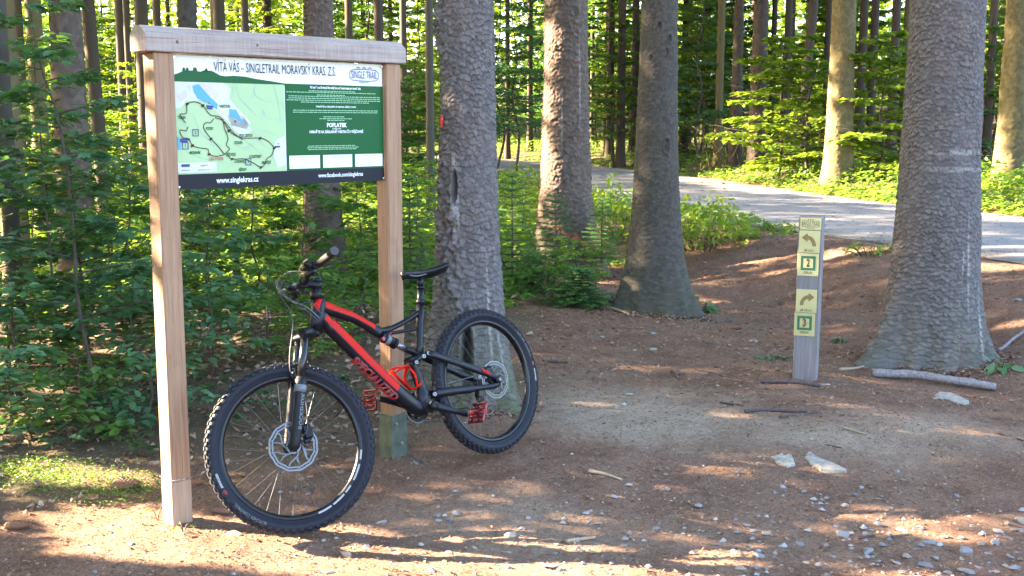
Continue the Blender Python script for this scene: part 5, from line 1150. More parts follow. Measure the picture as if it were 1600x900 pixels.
# drivetrain
for sg in (1, -1):
    e_ = np.array([.278, .098, .248]) if sg > 0 else np.array([.586, -.098, .416]); b0 = np.array([.432, .062*sg, .332])
    s = MB(); s.tube([b0+(b0-e_)*.10*np.array([1, 0, 1]), b0, b0+(e_-b0)*.5, e_-(e_-b0)*.02, e_+(e_-b0)*.05*np.array([1, 0, 1])], [(.014, .008), (.022, .012), (.015, .010), (.014, .008), (.010, .006)], 14, up=(0, 0, 1)); cr_ = s.build('crank_arm', BLK, bike)
    s = MB(); s.lathe([(.008, .004), (.018, .004), (.020, -.004)], b0+np.array([0, .012*sg, 0]), (0, sg, 0), 18); s.build('crank_bolt', MBL, cr_)
    s = MB(); s.cyl(e_+np.array([0, .006*sg, 0]), e_+np.array([0, .022*sg, 0]), .009, 12); s.build('pedal_spindle', SIL, bike)
    # platform pedal
    pc = e_+np.array([0, .072*sg, 0]); A_ = radians(38) if sg > 0 else radians(20); nrm = np.array([cos(A_), 0, sin(A_)]); tx = np.array([sin(A_), 0, -cos(A_)])
    Rm = np.array([tx, (0, 1, 0), nrm]).T
    s = MB(); L_, W2, TK = .098, .094, .014
    for q in (-1, 1):
        s.box(pc+tx*q*(L_/2-.005), (.010, W2, TK), Rm, bev=.003); s.box(pc+np.array([0, q*(W2/2-.004), 0]), (L_, .008, TK), Rm, bev=.003)
        s.box(pc+tx*q*.022, (.006, W2-.01, TK*.8), Rm, bev=.002)
    s.tube([pc-np.array([0, W2/2, 0]), pc+np.array([0, W2/2, 0])], .009, 10)
    for q in (-1, 1):
        for q2 in (-1, 1): s.tube([pc+tx*q*.006, pc+tx*q*(L_/2-.006)+np.array([0, q2*(W2/2-.008), 0])], [(.004, .005)]*2, 6)
    pd = s.build('pedal', DRED, bike)
    for q in (-1, 1):
        for q2 in (-.85, 0, .85):
            for fs in (-1, 1):
                m2 = MB(); b_ = pc+tx*q*(L_/2-.005)+np.array([0, q2*W2/2, 0])+nrm*fs*TK/2; m2.cyl(b_, b_+nrm*fs*.004, .0018, 6); m2.build('pin', SIL, pd)
s = MB(); V = []; nT = 34; yc = -.049
for i in range(nT*2):
    a = pi*i/nT; r = .072 if i % 2 else .067; V += [(.432+r*cos(a), yc-.0015, .332+r*sin(a)), (.432+.050*cos(a), yc-.0015, .332+.050*sin(a)), (.432+.050*cos(a), yc+.0015, .332+.050*sin(a)), (.432+r*cos(a), yc+.0015, .332+r*sin(a))]
n2 = nT*2; F = [(4*i+q, 4*i+(q+1) % 4, 4*((i+1) % n2)+(q+1) % 4, 4*((i+1) % n2)+q) for i in range(n2) for q in range(4)]
s.add(V, F, 0, False)
for i in range(4): a = pi/2*i+.4; s.tube([(.432, yc, .332), (.432+.054*cos(a), yc, .332+.054*sin(a))], [(.012, .003)]*2, 6, up=(0, 0, 1))
s.build('chainring', MBL, bike)
s = MB()
for q, r in enumerate((.045, .041, .037, .033, .029, .025, .021)):
    y = -.024-.0042*q; V = []
    for i in range(40): a = 2*pi*i/40; rr = r if i % 2 else r-.004; V += [(rr*cos(a), y-.0009, .35+rr*sin(a)), (rr*cos(a), y+.0009, .35+rr*sin(a))]
    V += [(0, y-.0009, .35), (0, y+.0009, .35)]; F = [(2*i, 2*((i+1) % 40), 2*((i+1) % 40)+1, 2*i+1) for i in range(40)]+[(80, 2*((i+1) % 40), 2*i) for i in range(40)]+[(81, 2*i+1, 2*((i+1) % 40)+1) for i in range(40)]
    s.add(V, F, 0, False)
s.build('cassette', ALU, rw)
s = MB(); s.tube(spline([(-.01, -.072, .335), (.0, -.085, .30), (-.005, -.09, .265)], 4), [(.012, .010)]*9, 10); s.tube([(-.005, -.082, .27), (.03, -.078, .175)], [(.018, .003), (.016, .003)], 8, up=(1, 0, 0))
for (x, z) in ((.0, .262), (.028, .185)): s.cyl((x, -.080, z), (x, -.066, z), .021, 16)
s.build('derailleur', MBL, bike)
s = MB(); yc = -.049
loop = [(.432+.069*cos(a), yc, .332+.069*sin(a)) for a in np.linspace(1.5, -1.9, 16)]+[(.20, -.055, .20), (.045, -.072, .165), (.012, -.073, .180), (.03, -.073, .215), (.018, -.06, .245), (-.018, -.05, .262), (-.022, -.045, .29)]+[(.034*cos(a), -.038, .35+.034*sin(a)) for a in np.linspace(-2.3, -4.6, 8)]
loop.append(loop[0]); cl = []
for a, b_ in zip(loop[:-1], loop[1:]):
    a = np.array(a); b_ = np.array(b_); n_ = max(1, int(np.linalg.norm(b_-a)/.0127*2)); cl += [a+(b_-a)*k_/n_ for k_ in range(n_)]
s.tube(cl, [(.0042 if i % 2 else .0028, .0035) for i in range(len(cl))], 6, up=(0, 0, 1), cap=False); s.build('chain', ALU, bike)
# ------------------------------------------------------------------ stones, sticks, cones, litter
def stonemat(name, a, b_, c_): 
    b = NB(name); nz = b.noise(38, 6, .65); n2 = b.noise(9, 3); c = b.ramp(nz, [(.3, a), (.5, b_), (.72, c_)]); c = b.mix(b.ramp(n2, [(.45, (0, 0, 0)), (.7, (.5, .5, .5))]), c, b.mix(1., c, (1.1, .9, .75), 'MULTIPLY')); b.bump(nz, .4, .004); return b.done(c, .85, 0, .3)
M['stone_grey'] = stonemat('limestone_grey', (.12, .12, .13), (.21, .21, .225), (.32, .32, .34)); M['stone_pale'] = stonemat('limestone_pale', (.20, .175, .145), (.31, .28, .24), (.44, .41, .36)); M['stone_tan'] = stonemat('sandstone_tan', (.26, .18, .13), (.38, .28, .21), (.5, .39, .31)); M['stone_dark'] = stonemat('slate_dark', (.11, .11, .12), (.18, .18, .19), (.27, .27, .28))
def rock(seed, n=26, flat=.6):
    """angular broken stone: hull of random points, split and lightly roughened"""
    import bmesh
    g = np.random.default_rng(seed); p = g.normal(size=(n, 3)); p = unit(p)*g.uniform(.78, 1, (n, 1)); p[:, 2] *= flat
    bm = bmesh.new(); vs = [bm.verts.new(q) for q in p]; bmesh.ops.convex_hull(bm, input=vs); 
    for v in [v for v in bm.verts if not v.link_faces]: bm.verts.remove(v)
    bmesh.ops.bevel(bm, geom=list(bm.edges), offset=.045, segments=1, affect='EDGES')
    bm.verts.ensure_lookup_table()
    for v in bm.verts: v.co *= 1+g.normal(0, .018)
    me = bpy.data.meshes.new('stone'); bm.to_mesh(me); bm.free(); return me
rocks = [rock(s, (9, 11, 13, 15)[s % 4], (.4, .55, .7, .5)[s % 4]) for s in range(10)]
def stone(px, py, wpx, mat, label, k=0, hgt=.6, asp=.75, rz=None, group=None):
    o = G(px, py); D = float(np.hypot(o[1], CH-o[2])); R = wpx*1.22/2/FPX*D
    me = rocks[k % 10].copy(); me.materials.append(M[mat]); ob = link('stone', me, None, None, (o[0], o[1], o[2]+R*hgt*.12), random.random()*6 if rz is None else rz)
    ob.scale = (R, R*asp, R*hgt); tag(ob, label, 'stone', group); return ob
def slab(pts, thick, label, mat='stone_pale', seed=0):
    gq = np.random.default_rng(seed); P = [G(*p) for p in pts]; c = sum(P)/len(P); Q = []
    for k in range(len(P)):                                   # subdivide the outline a little unevenly
        a, b_ = P[k], P[(k+1) % len(P)]
        for t in (0, .5): Q.append((a+(b_-a)*t-c)[:2]+gq.normal(0, .004, 2))
    n_ = len(Q); V = []
    for sc_, z in ((1.03, -.02), (1., thick*.7), (.9, thick), (.5, thick*1.12)): V += [(q[0]*sc_, q[1]*sc_, z+gq.normal(0, thick*.06)) for q in Q]
    V.append((0, 0, thick*1.1)); F = [(r*n_+k, r*n_+(k+1) % n_, (r+1)*n_+(k+1) % n_, (r+1)*n_+k) for r in range(3) for k in range(n_)]+[(3*n_+k, 3*n_+(k+1) % n_, 4*n_) for k in range(n_)]
    s = MB(); s.add(V, F, 0, False); ob = s.build('stone', M[mat], None, loc=tuple(c)); return tag(ob, label, 'stone')
slab([(1205, 716), (1221, 709), (1236, 711), (1243, 728), (1230, 731), (1212, 724)], .010, 'cream coloured flat slab lying in a sun fleck, the left and smaller of the two', seed=1)
slab([(1256, 714), (1263, 706), (1286, 719), (1304, 726), (1322, 737), (1300, 739), (1284, 737), (1268, 728)], .011, 'long cream slab cracked across, the right and larger of the two', seed=2)
slab([(1450, 621), (1468, 614), (1488, 619), (1514, 631), (1496, 631), (1476, 624)], .012, 'flat pale slab half sunk in the ground just below the fallen branch', seed=3)
stone(365, 836, 30, 'stone_tan', 'blocky brown stone on the ground under the left side of the front wheel', 4, .85, .9, .4)
stone(801, 836, 30, 'stone_tan', 'tan block lit on its left, on the soil at the lower middle edge', 5, .8, .8, .1)
stone(540, 869, 24, 'stone_tan', 'pinkish stone in the sunny strip below the front tyre', 6, .8, .8)
stone(652, 724, 17, 'stone_grey', 'small grey upright chip beside the green tinted foot of the right post', 7, .8, .7)
stone(1158, 890, 22, 'stone_tan', 'brownish pyramid stone at the bottom edge right of centre', 8, 1., .9)
stone(1315, 836, 30, 'stone_grey', 'largest grey blue stone of the gravel, right of centre low down', 9, .75, .8)
stone(1184, 867, 30, 'stone_grey', 'blue grey lens shaped stone left of the large gravel stones', 0, .6, .6)
stone(1355, 862, 24, 'stone_grey', 'sharp edged grey stone just below the largest grey blue one', 1, .9, .8)
stone(1509, 864, 28, 'stone_grey', 'rounded light blue stone near the right bottom corner', 2, .85, .8)
stone(1450, 848, 30, 'stone_grey', 'flat pale triangle stone left of the rounded light blue one', 3, .4, .7)
stone(1494, 776, 17, 'stone_grey', 'small domed stone lying alone at the right above the sun stripe', 4, .9, .9)
stone(1480, 757, 20, 'stone_grey', 'pair like flat grey stone above the small domed one', 5, .5, .6)
stone(599, 818, 24, 'stone_grey', 'flat grey stone just right of where the front tyre meets the ground', 6, .5, .6)
stone(682, 804, 26, 'stone_dark', 'thin dark slate chip below the right post, left one', 7, .35, .6)
stone(712, 802, 30, 'stone_grey', 'thin grey slate chip below the right post, right one', 8, .35, .5)
stone(741, 857, 14, 'stone_tan', 'tiny tan stone left of the sunlit block', 9, .8)
stone(793, 863, 18, 'stone_pale', 'small pale stone below the sunlit tan block', 0, .5)
stone(855, 884, 28, 'stone_dark', 'dark flat stone in the shadow stripe at the bottom middle', 1, .4)
stone(1020, 547, 16, 'stone_pale', 'small whitish stone among needles in the middle of the clearing', 2, .6)
stone(992, 548, 14, 'stone_pale', 'whitish pebble left of the pair in the clearing', 4, .6)
stone(984, 616, 16, 'stone_pale', 'pale chip at the left part of the bare dusty patch', 5, .5)
stone(1176, 534, 19, 'stone_pale', 'flat whitish stone left of the foot of the marker post', 6, .4)
stone(1020, 521, 18, 'stone_grey', 'light grey chip standing on edge far left in the clearing', 7, .7)
stone(940, 527, 13, 'stone_pale', 'small pale pebble near the spruce cones', 8, .7)
stone(1288, 602, 18, 'stone_grey', 'grey pebble touching the right foot of the marker post', 9, .6)
stone(1345, 762, 14, 'stone_pale', 'pale pebble right of the larger cream slab', 3, .6)
stone(1255, 768, 13, 'stone_grey', 'white grey chip below the cream slabs', 5, .6)
stone(1212, 770, 11, 'stone_grey', 'round pebble below the left cream slab', 7, .7)
stone(1596, 816, 26, 'stone_pale', 'pale stone cut by the right edge of the picture', 6, .7)
stone(1395, 545, 12, 'stone_grey', 'grey pebble at the left foot of the thickest spruce', 4, .7)
stone(1590, 470, 16, 'stone_grey', 'grey lump on the bank at the right edge', 2, .7)
LMK = (('the largest grey blue stone', 1315, 836), ('the rounded light blue stone', 1509, 864), ('the flat pale triangle stone', 1450, 848), ('the brownish pyramid stone', 1158, 890), ('the blue grey lens shaped stone', 1184, 867), ('the left post foot', 275, 822), ('the front tyre', 470, 832), ('the sunlit tan block', 801, 836), ('the small domed stone', 1494, 776), ('the right hand cream slab', 1287, 723), ('the rear tyre', 760, 708), ('the spruce cone at the bottom left', 27, 826), ('the marker post foot', 1258, 594), ('the two slate chips', 697, 803))
used_lab = set()
def autolab(px, py, wp, c):
    col = ('grey', 'grey', 'pale', 'dark', 'tan', 'grey', 'dark', 'pale')[c]; sz = 'tiny' if wp < 11 else 'small' if wp < 18 else 'middle sized'
    for nm, lx, ly in sorted(LMK, key=lambda k: (k[1]-px)**2+((k[2]-py)*2)**2):
        dx, dy = px-lx, py-ly; hz = '' if abs(dx) < 14 else ('left of' if dx < 0 else 'right of'); vt = '' if abs(dy) < 9 else ('behind' if dy < 0 else 'in front of')
        ds = 'close ' if abs(dx)+2*abs(dy) < 45 else '' if abs(dx)+2*abs(dy) < 110 else 'well '
        lab = f"{sz} {col} stone {ds}{' and '.join(k for k in (hz, vt) if k) or 'beside'} {nm}"
        if lab not in used_lab and len(lab.split()) <= 16: used_lab.add(lab); return lab
GL = [(1166, 820, 16), (1178, 830, 14), (1196, 834, 18), (1208, 816, 11), (1238, 829, 14), (1250, 850, 20), (1142, 832, 12), (1225, 860, 12), (1410, 829, 26), (1440, 826, 14), (1400, 879, 18), (1447, 884, 24), (1462, 872, 14), (1510, 893, 26), (1560, 830, 24), (1575, 842, 22), (1556, 848, 20), (1590, 862, 16), (1570, 884, 16), (1590, 889, 22), (1528, 886, 16), (1546, 880, 10), (1330, 833, 12), (1412, 750, 10), (1240, 757, 9), (1202, 886, 14), (1220, 884, 10), (1120, 850, 12), (1330, 800, 10), (1485, 822, 12), (1520, 822, 14), (1060, 836, 12), (1025, 826, 16), (1300, 870, 12), (1380, 895, 12), (1430, 858, 10), (1340, 887, 11), (1185, 845, 13), (1270, 842, 12), (1290, 856, 14), (1308, 822, 13), (1230, 842, 11), (1260, 880, 13), (1390, 842, 15), (1420, 845, 13), (1475, 838, 16), (1500, 840, 12), (1530, 850, 16), (1545, 866, 15), (1372, 812, 11), (1360, 828, 12), (1586, 828, 16), (1480, 895, 16), (1410, 893, 13), (1555, 893, 14), (1170, 852, 10), (1150, 812, 10)]
for i, (px, py, wp) in enumerate(GL): stone(px, py, wp, ('stone_grey', 'stone_grey', 'stone_pale', 'stone_dark')[i % 4], autolab(px, py, wp, i % 4), i, .55, .75, None, 'small stones of the gravel patch')
GM = [(620, 865, 15), (612, 880, 12), (655, 868, 12), (700, 864, 14), (575, 823, 10), (640, 812, 10), (790, 818, 9), (750, 790, 9), (868, 812, 10), (905, 836, 12), (930, 850, 11), (895, 846, 24), (870, 850, 14), (920, 815, 10), (560, 778, 9), (590, 790, 8), (35, 860, 14), (150, 893, 12), (60, 840, 9), (205, 850, 12), (515, 895, 16), (1010, 700, 9), (940, 745, 10), (770, 775, 9), (995, 768, 8), (842, 724, 8)]
for i, (px, py, wp) in enumerate(GM): stone(px, py, wp, ('stone_tan', 'stone_grey', 'stone_dark', 'stone_pale')[i % 4], autolab(px, py, wp, 4+i % 4), i+3, .6, .75, None, 'pebbles on the soil at the bottom left and middle')
# sticks
def stick(px0, py0, px1, py1, wpx, mat, label, bend=.02, taper=.7, name='stick', cat='stick', fork=False, rise=.0):
    a = G(px0, py0); b_ = G(px1, py1); D = (a[1]+b_[1])/2; r = wpx/2/FPX*D; L_ = np.linalg.norm(b_-a); sd = np.array([-(b_-a)[1], (b_-a)[0], 0])/L_
    P_ = []
    for t in np.linspace(0, 1, 7): p = a+(b_-a)*t; q = p+sd*bend*sin(t*pi)+sd*bend*.4*sin(t*9+px0); q[2] = H1(q[0], q[1])+r*.85+rise*sin(t*pi); P_.append(q)
    pts = spline(P_, 5); n_ = len(pts); gq = np.random.default_rng(int(px0)); s = MB()
    s.tube([p-a for p in pts], [r*(1-(1-taper)*i/(n_-1))*(1+gq.normal(0, .05)) for i in range(n_)], 9)
    if fork: m_ = pts[n_//2]-a; s.tube([m_, m_+(b_-a)*.2+sd*.05+np.array([0, 0, .015])], [r*.6, r*.3], 6)
    ob = s.build(name, M[mat], None, loc=tuple(a)); return tag(ob, label, cat)
M['stick_dark'] = worn('dark_stick_bark', (.07, .05, .05), .85, 0, .5, 60, .4); M['stick_grey'] = worn('grey_stick_bark', (.22, .19, .19), .85, 0, .4, 50, .5); M['stick_tan'] = worn('stripped_stick', (.34, .25, .17), .8, 0, .3, 50, .3)
stick(1362, 588, 1556, 612, 15, 'stick_grey', 'thick grey fallen branch lying at the foot of the thickest spruce', .03, .8, 'fallen_branch', 'branch', rise=.02)
stick(1183, 598, 1282, 605, 6, 'stick_dark', 'straight dark stick on the ground at the foot of the marker post', .005, .9)
stick(1163, 645, 1260, 645, 6, 'stick_dark', 'dark stick, the longer of the crossed looking pair in the clearing', .006)
stick(1218, 653, 1278, 645, 4, 'stick_dark', 'short dark stick touching the longer one in the clearing', .004)
stick(1126, 630, 1163, 636, 4, 'stick_dark', 'short dark twig left of the stick pair', .003)
stick(1318, 670, 1356, 681, 4, 'stick_tan', 'pale peeled stick on the dusty ground below the marker post', .002)
stick(1291, 696, 1315, 701, 3, 'stick_dark', 'little dark twig between the peeled stick and the cream slabs', .002)
stick(1393, 842, 1425, 838, 6, 'stick_dark', 'dark bark stick among the gravel at the lower right', .003)
stick(1340, 843, 1366, 838, 5, 'stick_dark', 'short bark stick right of the largest grey blue stone', .003)
stick(885, 848, 930, 842, 7, 'stick_tan', 'broken tan piece of wood on stones at the bottom middle', .003)
stick(920, 738, 972, 752, 7, 'stick_tan', 'long tan bark strip pressed into the soil in the middle foreground', .006, .5)
stick(1050, 583, 1062, 594, 5, 'stick_dark', 'dark forked twig in the middle of the clearing', .003, fork=True)
stick(1090, 578, 1128, 588, 3, 'stick_dark', 'thin curved twig right of the forked one', .012)
stick(855, 566, 888, 568, 4, 'stick_dark', 'dark straight twig right of the rear wheel', .002)
stick(900, 468, 983, 493, 6, 'stick_tan', 'bent fallen stick in front of the centre spruce by the seedlings', .03)
stick(1312, 579, 1352, 574, 5, 'stick_tan', 'brown stick right of the marker post foot', .003)
stick(1560, 550, 1600, 520, 6, 'stick_grey', 'grey stick on the bank at the right edge', .004)
stick(1560, 678, 1600, 690, 3, 'stick_dark', 'thin dark twig at the right edge of the clearing', .01)
stick(0, 632, 95, 638, 7, 'stick_dark', 'dark stick in the undergrowth at the left edge', .015)
stick(18, 508, 70, 500, 8, 'stick_tan', 'tan branch piece on dead leaves at the left edge', .01)
stick(150, 470+60, 215, 545, 7, 'stick_tan', 'tan branch behind the leafy sapling left of the left post', .02)
stick(695, 500+20, 742, 500, 5, 'stick_dark', 'dark twig at the foot of the hollow spruce', .01)
# stump
o = G(369, 452); s = MB(); s.tube([(0, 0, -.05), (.0, 0, .12), (.012, 0, .26), (.01, 0, .31)], [.055, .04, .034, .022], 9); s.tube([(0, 0, .18), (.07, .02, .26)], [.015, .008], 5)
tag(s.build('stump', M['bark_brown'] if False else M['stick_dark'], None, loc=tuple(o)), 'small broken dark stump seen between the posts under the web address', 'stump')
# spruce cones
M['cone'] = worn('spruce_cone_scale', (.24, .12, .07), .75, 0, .4, 60, .2)
s = MB(); L_ = 1.; 
prof = [(.03, 0), (.12, .05), (.16, .2), (.165, .5), (.13, .8), (.05, .98)]; s.lathe([(r, z) for r, z in prof], (0, 0, 0), (1, 0, 0), 10)
for i in range(90):
    t = .04+.92*i/90; a = i*2.39996; r = .155*(1-(abs(t-.42)/.62)**2.2)+.02; c_ = np.array([t, r*cos(a), r*sin(a)]); out = np.array([.0, cos(a), sin(a)]); tan = np.cross((1, 0, 0), out)
    s.add([c_-tan*.055-out*.02, c_+tan*.055-out*.02, c_+tan*.045+np.array([.07, 0, 0])+out*.018, c_+np.array([.11, 0, 0])+out*.028, c_-tan*.045+np.array([.07, 0, 0])+out*.018], [(0, 1, 2, 3, 4), (4, 3, 2, 1, 0)], 0, False)
cone_me = s.mesh('spruce_cone', [M['cone']])
for (px, py, wp, rz, lab) in ((27, 826, 40, .1, 'brown spruce cone alone on the soil at the bottom left'), (198, 762, 46, -.05, 'spruce cone on needles left of the left post, the upper one of two'), (190, 766, 36, .2, 'spruce cone tucked under its neighbour left of the left post'),
    (345, 802, 30, 2.9, 'spruce cone between the left post foot and the front tyre'), (548, 734, 34, .1, 'spruce cone seen through the right side of the front wheel'), (553, 722, 28, .5, 'higher of the spruce cones seen through the front wheel'),
    (305, 758, 28, .2, 'spruce cone just right of the left post foot'), (857, 508, 14, .4, 'little spruce cone left of two by the seedlings'), (888, 512, 12, 1.2, 'little spruce cone, right one of the two by the seedlings'), (1148, 515, 22, .1, 'spruce cone left of the marker post in the clearing'),
    (850, 522, 14, .0, 'dark spruce cone near the rear tyre'), (1160, 560+2, 12, .2, 'tiny spruce cone at the left of the marker post foot'), (195, 548, 30, .3, 'spruce cone on dead leaves below the leafy sapling'), (20, 690, 34, .1, 'reddish spruce cone in the shade at the left edge')):
    o = G(px, py); L_ = wp/FPX*o[1]; ob = link('spruce_cone', cone_me, None, None, (o[0]-.5*L_*cos(rz), o[1]-.5*L_*sin(rz), o[2]+.14*L_), rz); ob.scale = (L_, L_*1.05, L_*1.05); tag(ob, lab, 'cone')
# small plants with individual leaves near the camera
def seedling(px, py, nst, lf, L0, label, seed, mat='leaf_cool_single', kind='maple', hgt=.10, nl=5, cat='plant'):
    g = np.random.default_rng(seed); o = G(px, py); e = empty('seedling', tuple(o), 0, label, cat); s = MB()
    t, f = LEAF[kind]; me = np_mesh('leaf', np.array(t), [np.array([q for q in f if len(q) == ln]) for ln in sorted({len(q) for q in f})], M[mat]); Ls = []
    for i in range(nst):
        a = 2*pi*i/nst+g.normal(0, .3); d = np.array([cos(a), sin(a), 0]); tip = d*L0*g.uniform(.6, 1.1)+np.array([0, 0, hgt*g.uniform(.6, 1.2)]); s.tube(spline([(0, 0, -.01), tip*.5+np.array([0, 0, hgt*.35]), tip], 3), .0022, 4)
        for j in range(nl):
            th = a+(j-(nl-1)/2)*.95; dd = np.array([cos(th), sin(th), -.18+g.normal(0, .1)]); p = tip*(1-.12*(j % 2))+np.array([0, 0, g.normal(0, .006)]); Ls.append((p, dd, np.array([g.normal(0, .2), g.normal(0, .2), 1]), lf*g.uniform(.7, 1.15)))
    s.build('stem', M['twig'], e)
    for p, dd, nn, sz in Ls:
        dd = unit(dd); B = unit(np.cross(nn, dd)); nn = np.cross(dd, B); l = bpy.data.objects.new('leaf', me); sc.collection.objects.link(l); l.parent = e
        l.matrix_local = Matrix([[dd[k]*sz, B[k]*sz, nn[k]*sz, p[k]] for k in range(3)]+[[0, 0, 0, 1]])
M['herb_single'] = leafmat('herb_single', [(.10, .17, .04), (.14, .2, .05), (.08, .15, .04)], .5, .45, island=False)
for i, a in enumerate(((70, 660, 5, .055, .12, 'maple seedling with lobed leaves in the shade low at the left'), (160, 650, 5, .06, .14, 'large lobed maple seedling left of the left post, the nearest to it'), (205, 690, 6, .05, .12, 'leafy low plant just left of the left post foot'),
    (215, 715, 5, .045, .10, 'lowest green plant against the left side of the left post'), (25, 700, 6, .05, .12, 'bright rimmed seedling at the left edge above the sun fleck'), (110, 705, 6, .045, .11, 'seedling behind the sunny fleck of moss at the left'),
    (330, 620, 5, .045, .11, 'seedling right of the left post behind the front tyre'), (395, 640, 5, .045, .1, 'seedling seen through the upper left of the front wheel'), (540, 640, 5, .045, .1, 'seedling seen right of the fork through the front wheel'), (440, 655, 5, .04, .09, 'seedling behind the brake disc'), (580, 590, 5, .05, .12, 'seedling below the down tube left of the right post'),
    (355, 665, 4, .05, .09, 'seedling with broad leaves just inside the left of the front tyre'), (515, 610, 5, .045, .12, 'seedling right above the crossing of fork and tyre'), (250, 640, 5, .05, .12, 'seedling half hidden by the left post'))): seedling(a[0], a[1], a[2], a[3]*1.15, a[4], a[5], 200+i, 'leaf_cool_single' if i % 3 else 'leaf_single')
seedling(287, 832, 3, .028, .035, 'tiny pale green sprout at the foot of the left post', 301, 'herb_single', 'simple', .04, 2)
seedling(246, 812, 2, .03, .03, 'tiny sprout at the left corner of the left post foot', 302, 'herb_single', 'simple', .05, 2)
# ground litter as stuff
g = np.random.default_rng(77)
def pick(n, x0, x1, y0, y1, f):
    x = g.uniform(x0, x1, n); y = y0+(y1-y0)*g.random(n)**1.35; k = (np.abs(x) < y*.50+.35) & (seg_dist(x, y, NEARS) > .15); x, y = x[k], y[k]; k = g.random(len(x)) < f(x, y); return x[k], y[k]
def littermat(name, cols, rough=.85):
    b = NB(name); gq = b.n('ShaderNodeNewGeometry'); return b.done(b.ramp(gq.outputs['Random Per Island'], [(i/(len(cols)-1), c_) for i, c_ in enumerate(cols)]), rough, 0, .2)
M['needles_brown'] = littermat('fallen_needles', [(.06, .03, .018), (.20, .10, .055), (.34, .19, .11), (.12, .06, .035), (.44, .29, .18)])
M['dead_leaf'] = littermat('dead_leaves', [(.12, .07, .05), (.20, .125, .085), (.30, .22, .165), (.17, .09, .055), (.38, .31, .25)])
M['chip'] = littermat('bark_chip', [(.10, .055, .038), (.22, .125, .085), (.32, .20, .14), (.17, .085, .05), (.42, .30, .22)]); M['gravel'] = littermat('gravel_stone', [(.13, .125, .13), (.22, .21, .22), (.31, .30, .30), (.20, .15, .12), (.38, .36, .34)]); M['crumb'] = littermat('soil_crumbs', [(.08, .05, .04), (.15, .10, .075), (.22, .15, .11), (.30, .24, .19)])
x, y = pick(330000, -5, 7, 3.2, 14, lambda x, y: .25+.75*(1-worn_mask(x, y))*np.clip(fbm(x*2.2, y*2.2, 3)*2-.35, .15, 1))
n = len(x); z = height(x, y)+.002+.004*g.random(n); a = g.random(n)*2*pi; L_ = g.uniform(.014, .034, n)*np.clip(y/6, .9, 1.7); wd = L_*.06+.0005*y/5; d = np.c_[np.cos(a), np.sin(a), g.normal(0, .18, n)]; sd = np.c_[-np.sin(a), np.cos(a), np.zeros(n)]
p = np.c_[x, y, z]; V = np.stack([p-d*L_[:, None]/2, p+sd*wd[:, None], p+d*L_[:, None]/2, p-sd*wd[:, None]], 1).reshape(-1, 3); V[2::4, 2] += .001
tag(link('needle_litter', np_mesh('needle_litter', V, np.arange(4*n).reshape(-1, 4), M['needles_brown'], smooth=False)), 'reddish brown fallen spruce needles strewn over the soil', 'litter', None, 'stuff')
def flakes(name, label, n, fx, s0, s1, mat, flat=.25, curl=.3, up=.003):
    x, y = pick(n, -6, 7, 3.2, 14, fx); n = len(x); S_ = g.uniform(s0, s1, n)*np.clip(y/6, .85, 1.6); z = height(x, y)+up
    V, F = leaf_arrays(np.c_[x, y, z], rdir(n, g)+g.normal(0, .2, (n, 3)), np.c_[g.normal(0, flat, (n, 2)), np.ones(n)], S_, 'simple', 1.); V[:, 2] += g.uniform(0, curl*.02, len(V)); return tag(link(name, np_mesh(name, V, F, M[mat], smooth=False)), label, 'litter', None, 'stuff')
flakes('bark_chips', 'bark flakes and cone scales scattered over the needle litter', 70000, lambda x, y: .7*(1-duff_mask(x, y))*np.clip(fbm(x*1.5+9, y*1.5, 3)*2.2-.5, .1, 1), .007, .030, 'chip')
flakes('dead_leaves', 'pale dead leaves on the forest floor under the saplings', 30000, lambda x, y: duff_mask(x, y)*.6*sstep(.1, -.7, x-.05*(y-6)), .025, .06, 'dead_leaf', .45, 1.)
def gravel(name, label, n, fx, s0, s1, mat, pw=2.2):
    x, y = pick(n, -5, 7, 3.2, 12, fx); n = len(x); S_ = (s0+(s1-s0)*g.random(n)**pw); z = height(x, y)+S_*.15
    t = np.array([(1, 0, 0), (.3, .8, .1), (-.8, .55, 0), (-.7, -.6, .05), (.4, -.85, 0), (.35, .1, .6), (-.35, -.1, .55)]); f = [(0, 1, 5), (1, 2, 6), (1, 6, 5), (2, 3, 6), (3, 4, 6), (4, 5, 6), (4, 0, 5)]
    a = g.random(n)*2*pi; c_, s_ = np.cos(a)[:, None], np.sin(a)[:, None]; q = t[None]*(1+g.normal(0, .18, (n, 7, 3))); X_ = (q[:, :, 0]*c_-q[:, :, 1]*s_)*S_[:, None]; Y_ = (q[:, :, 0]*s_+q[:, :, 1]*c_)*S_[:, None]*.8; Z_ = q[:, :, 2]*S_[:, None]
    V = np.stack([X_+x[:, None], Y_+y[:, None], Z_+z[:, None]], 2).reshape(-1, 3); F = (np.arange(n)[:, None, None]*7+np.array(f)[None]).reshape(-1, 3)
    return tag(link(name, np_mesh(name, V, F, M[mat], smooth=False)), label, 'gravel', None, 'stuff')
for tx, ty, rr in ((x4, y4, .52), (x3, y3, .46), (x1, y1, .36), (x2, y2, .55)):
    n = 2600; a = g.random(n)*2*pi; r_ = rr*(.72+.45*g.random(n)**1.5); xx = tx+r_*np.cos(a); yy = ty+r_*np.sin(a); zz = height(xx, yy)+.035*np.exp(-((r_/rr-.85)/.12)**2)*g.random(n)+.004
    V, F = leaf_arrays(np.c_[xx, yy, zz], rdir(n, g)+g.normal(0, .3, (n, 3)), np.c_[g.normal(0, .5, (n, 2)), np.ones(n)], g.uniform(.01, .045, n), 'simple', .7); tag(link('trunk_foot_litter', np_mesh('trunk_foot_litter', V, F, M['chip'], smooth=False)), 'bark flakes and needles heaped round the foot of a spruce', 'litter', None, 'stuff')
gp = G(1400, 850)
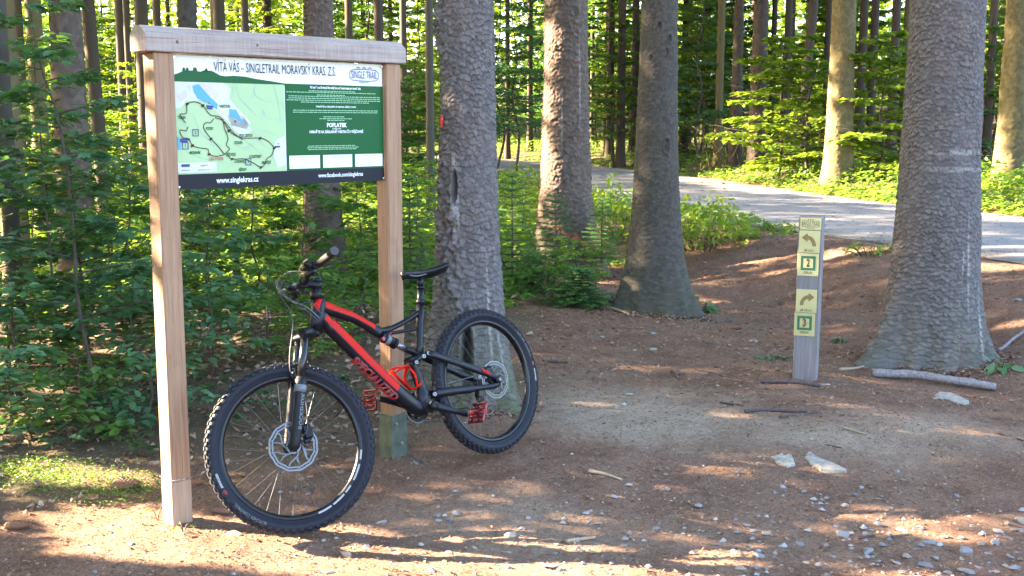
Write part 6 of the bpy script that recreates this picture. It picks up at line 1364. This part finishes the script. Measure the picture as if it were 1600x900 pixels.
gravel('gravel', 'fine grey limestone gravel along the bottom right of the clearing', 12000, lambda x, y: np.clip(1.3*blob(x, y, gp[0], gp[1], 1.5, .5)+.3*blob(x, y, .2, 4.35, 1.0, .25)+.02*(1-duff_mask(x, y)), 0, 1), .004, .021, 'gravel', 1.8)
gravel('soil_crumbs', 'small crumbs of soil and grit over the bare ground', 60000, lambda x, y: .8*(1-.8*duff_mask(x, y)), .0025, .009, 'crumb')
n = 3800; i_ = g.integers(0, 3, n); c_ = np.array([G(95, 752), G(190, 768), G(40, 735)])[i_]; P_ = c_+np.c_[g.normal(0, .14, n), g.normal(0, .10, n), np.zeros(n)]; P_[:, 2] = height(P_[:, 0], P_[:, 1])+.03*g.random(n)
V, F = leaf_arrays(P_, rdir(n, g, .3), np.c_[g.normal(0, .5, (n, 2)), np.ones(n)], g.uniform(.006, .018, n), 'simple'); tag(link('moss', np_mesh('moss', V, F, M['herb'])), 'yellow green moss and tiny herbs in the sun fleck at the lower left', 'moss', None, 'stuff')

n = 5000; i_ = g.integers(0, len(NEARS)-1, n); P_ = np.array(NEARS); t_ = g.random(n)[:, None]; p_ = P_[i_]+(P_[i_+1]-P_[i_])*t_; T_2 = unit(P_[i_+1]-P_[i_]); N_2 = np.c_[T_2[:, 1], -T_2[:, 0]]
q_ = np.where(g.random(n) < .5, g.random(n)**2*ROADW*.5, ROADW-g.random(n)**2*ROADW*.5); p_ = p_+N_2*q_[:, None]; k_ = (p_[:, 1] > 7) & (p_[:, 1] < 34); p_ = p_[k_]; q_ = q_[k_]; n = len(p_)
z_ = .36+.004*np.clip(np.hypot(p_[:, 0], p_[:, 1])-12, 0, 60)+.012+.05*(1-(2*q_/ROADW-1)**2)
V, F = leaf_arrays(np.c_[p_, z_], rdir(n, g), np.c_[g.normal(0, .2, (n, 2)), np.ones(n)], g.uniform(.015, .06, n), 'simple', .8); tag(link('road_litter', np_mesh('road_litter', V, F, M['chip'], smooth=False)), 'needles and leaf bits drifted along the edges of the road', 'litter', None, 'stuff')
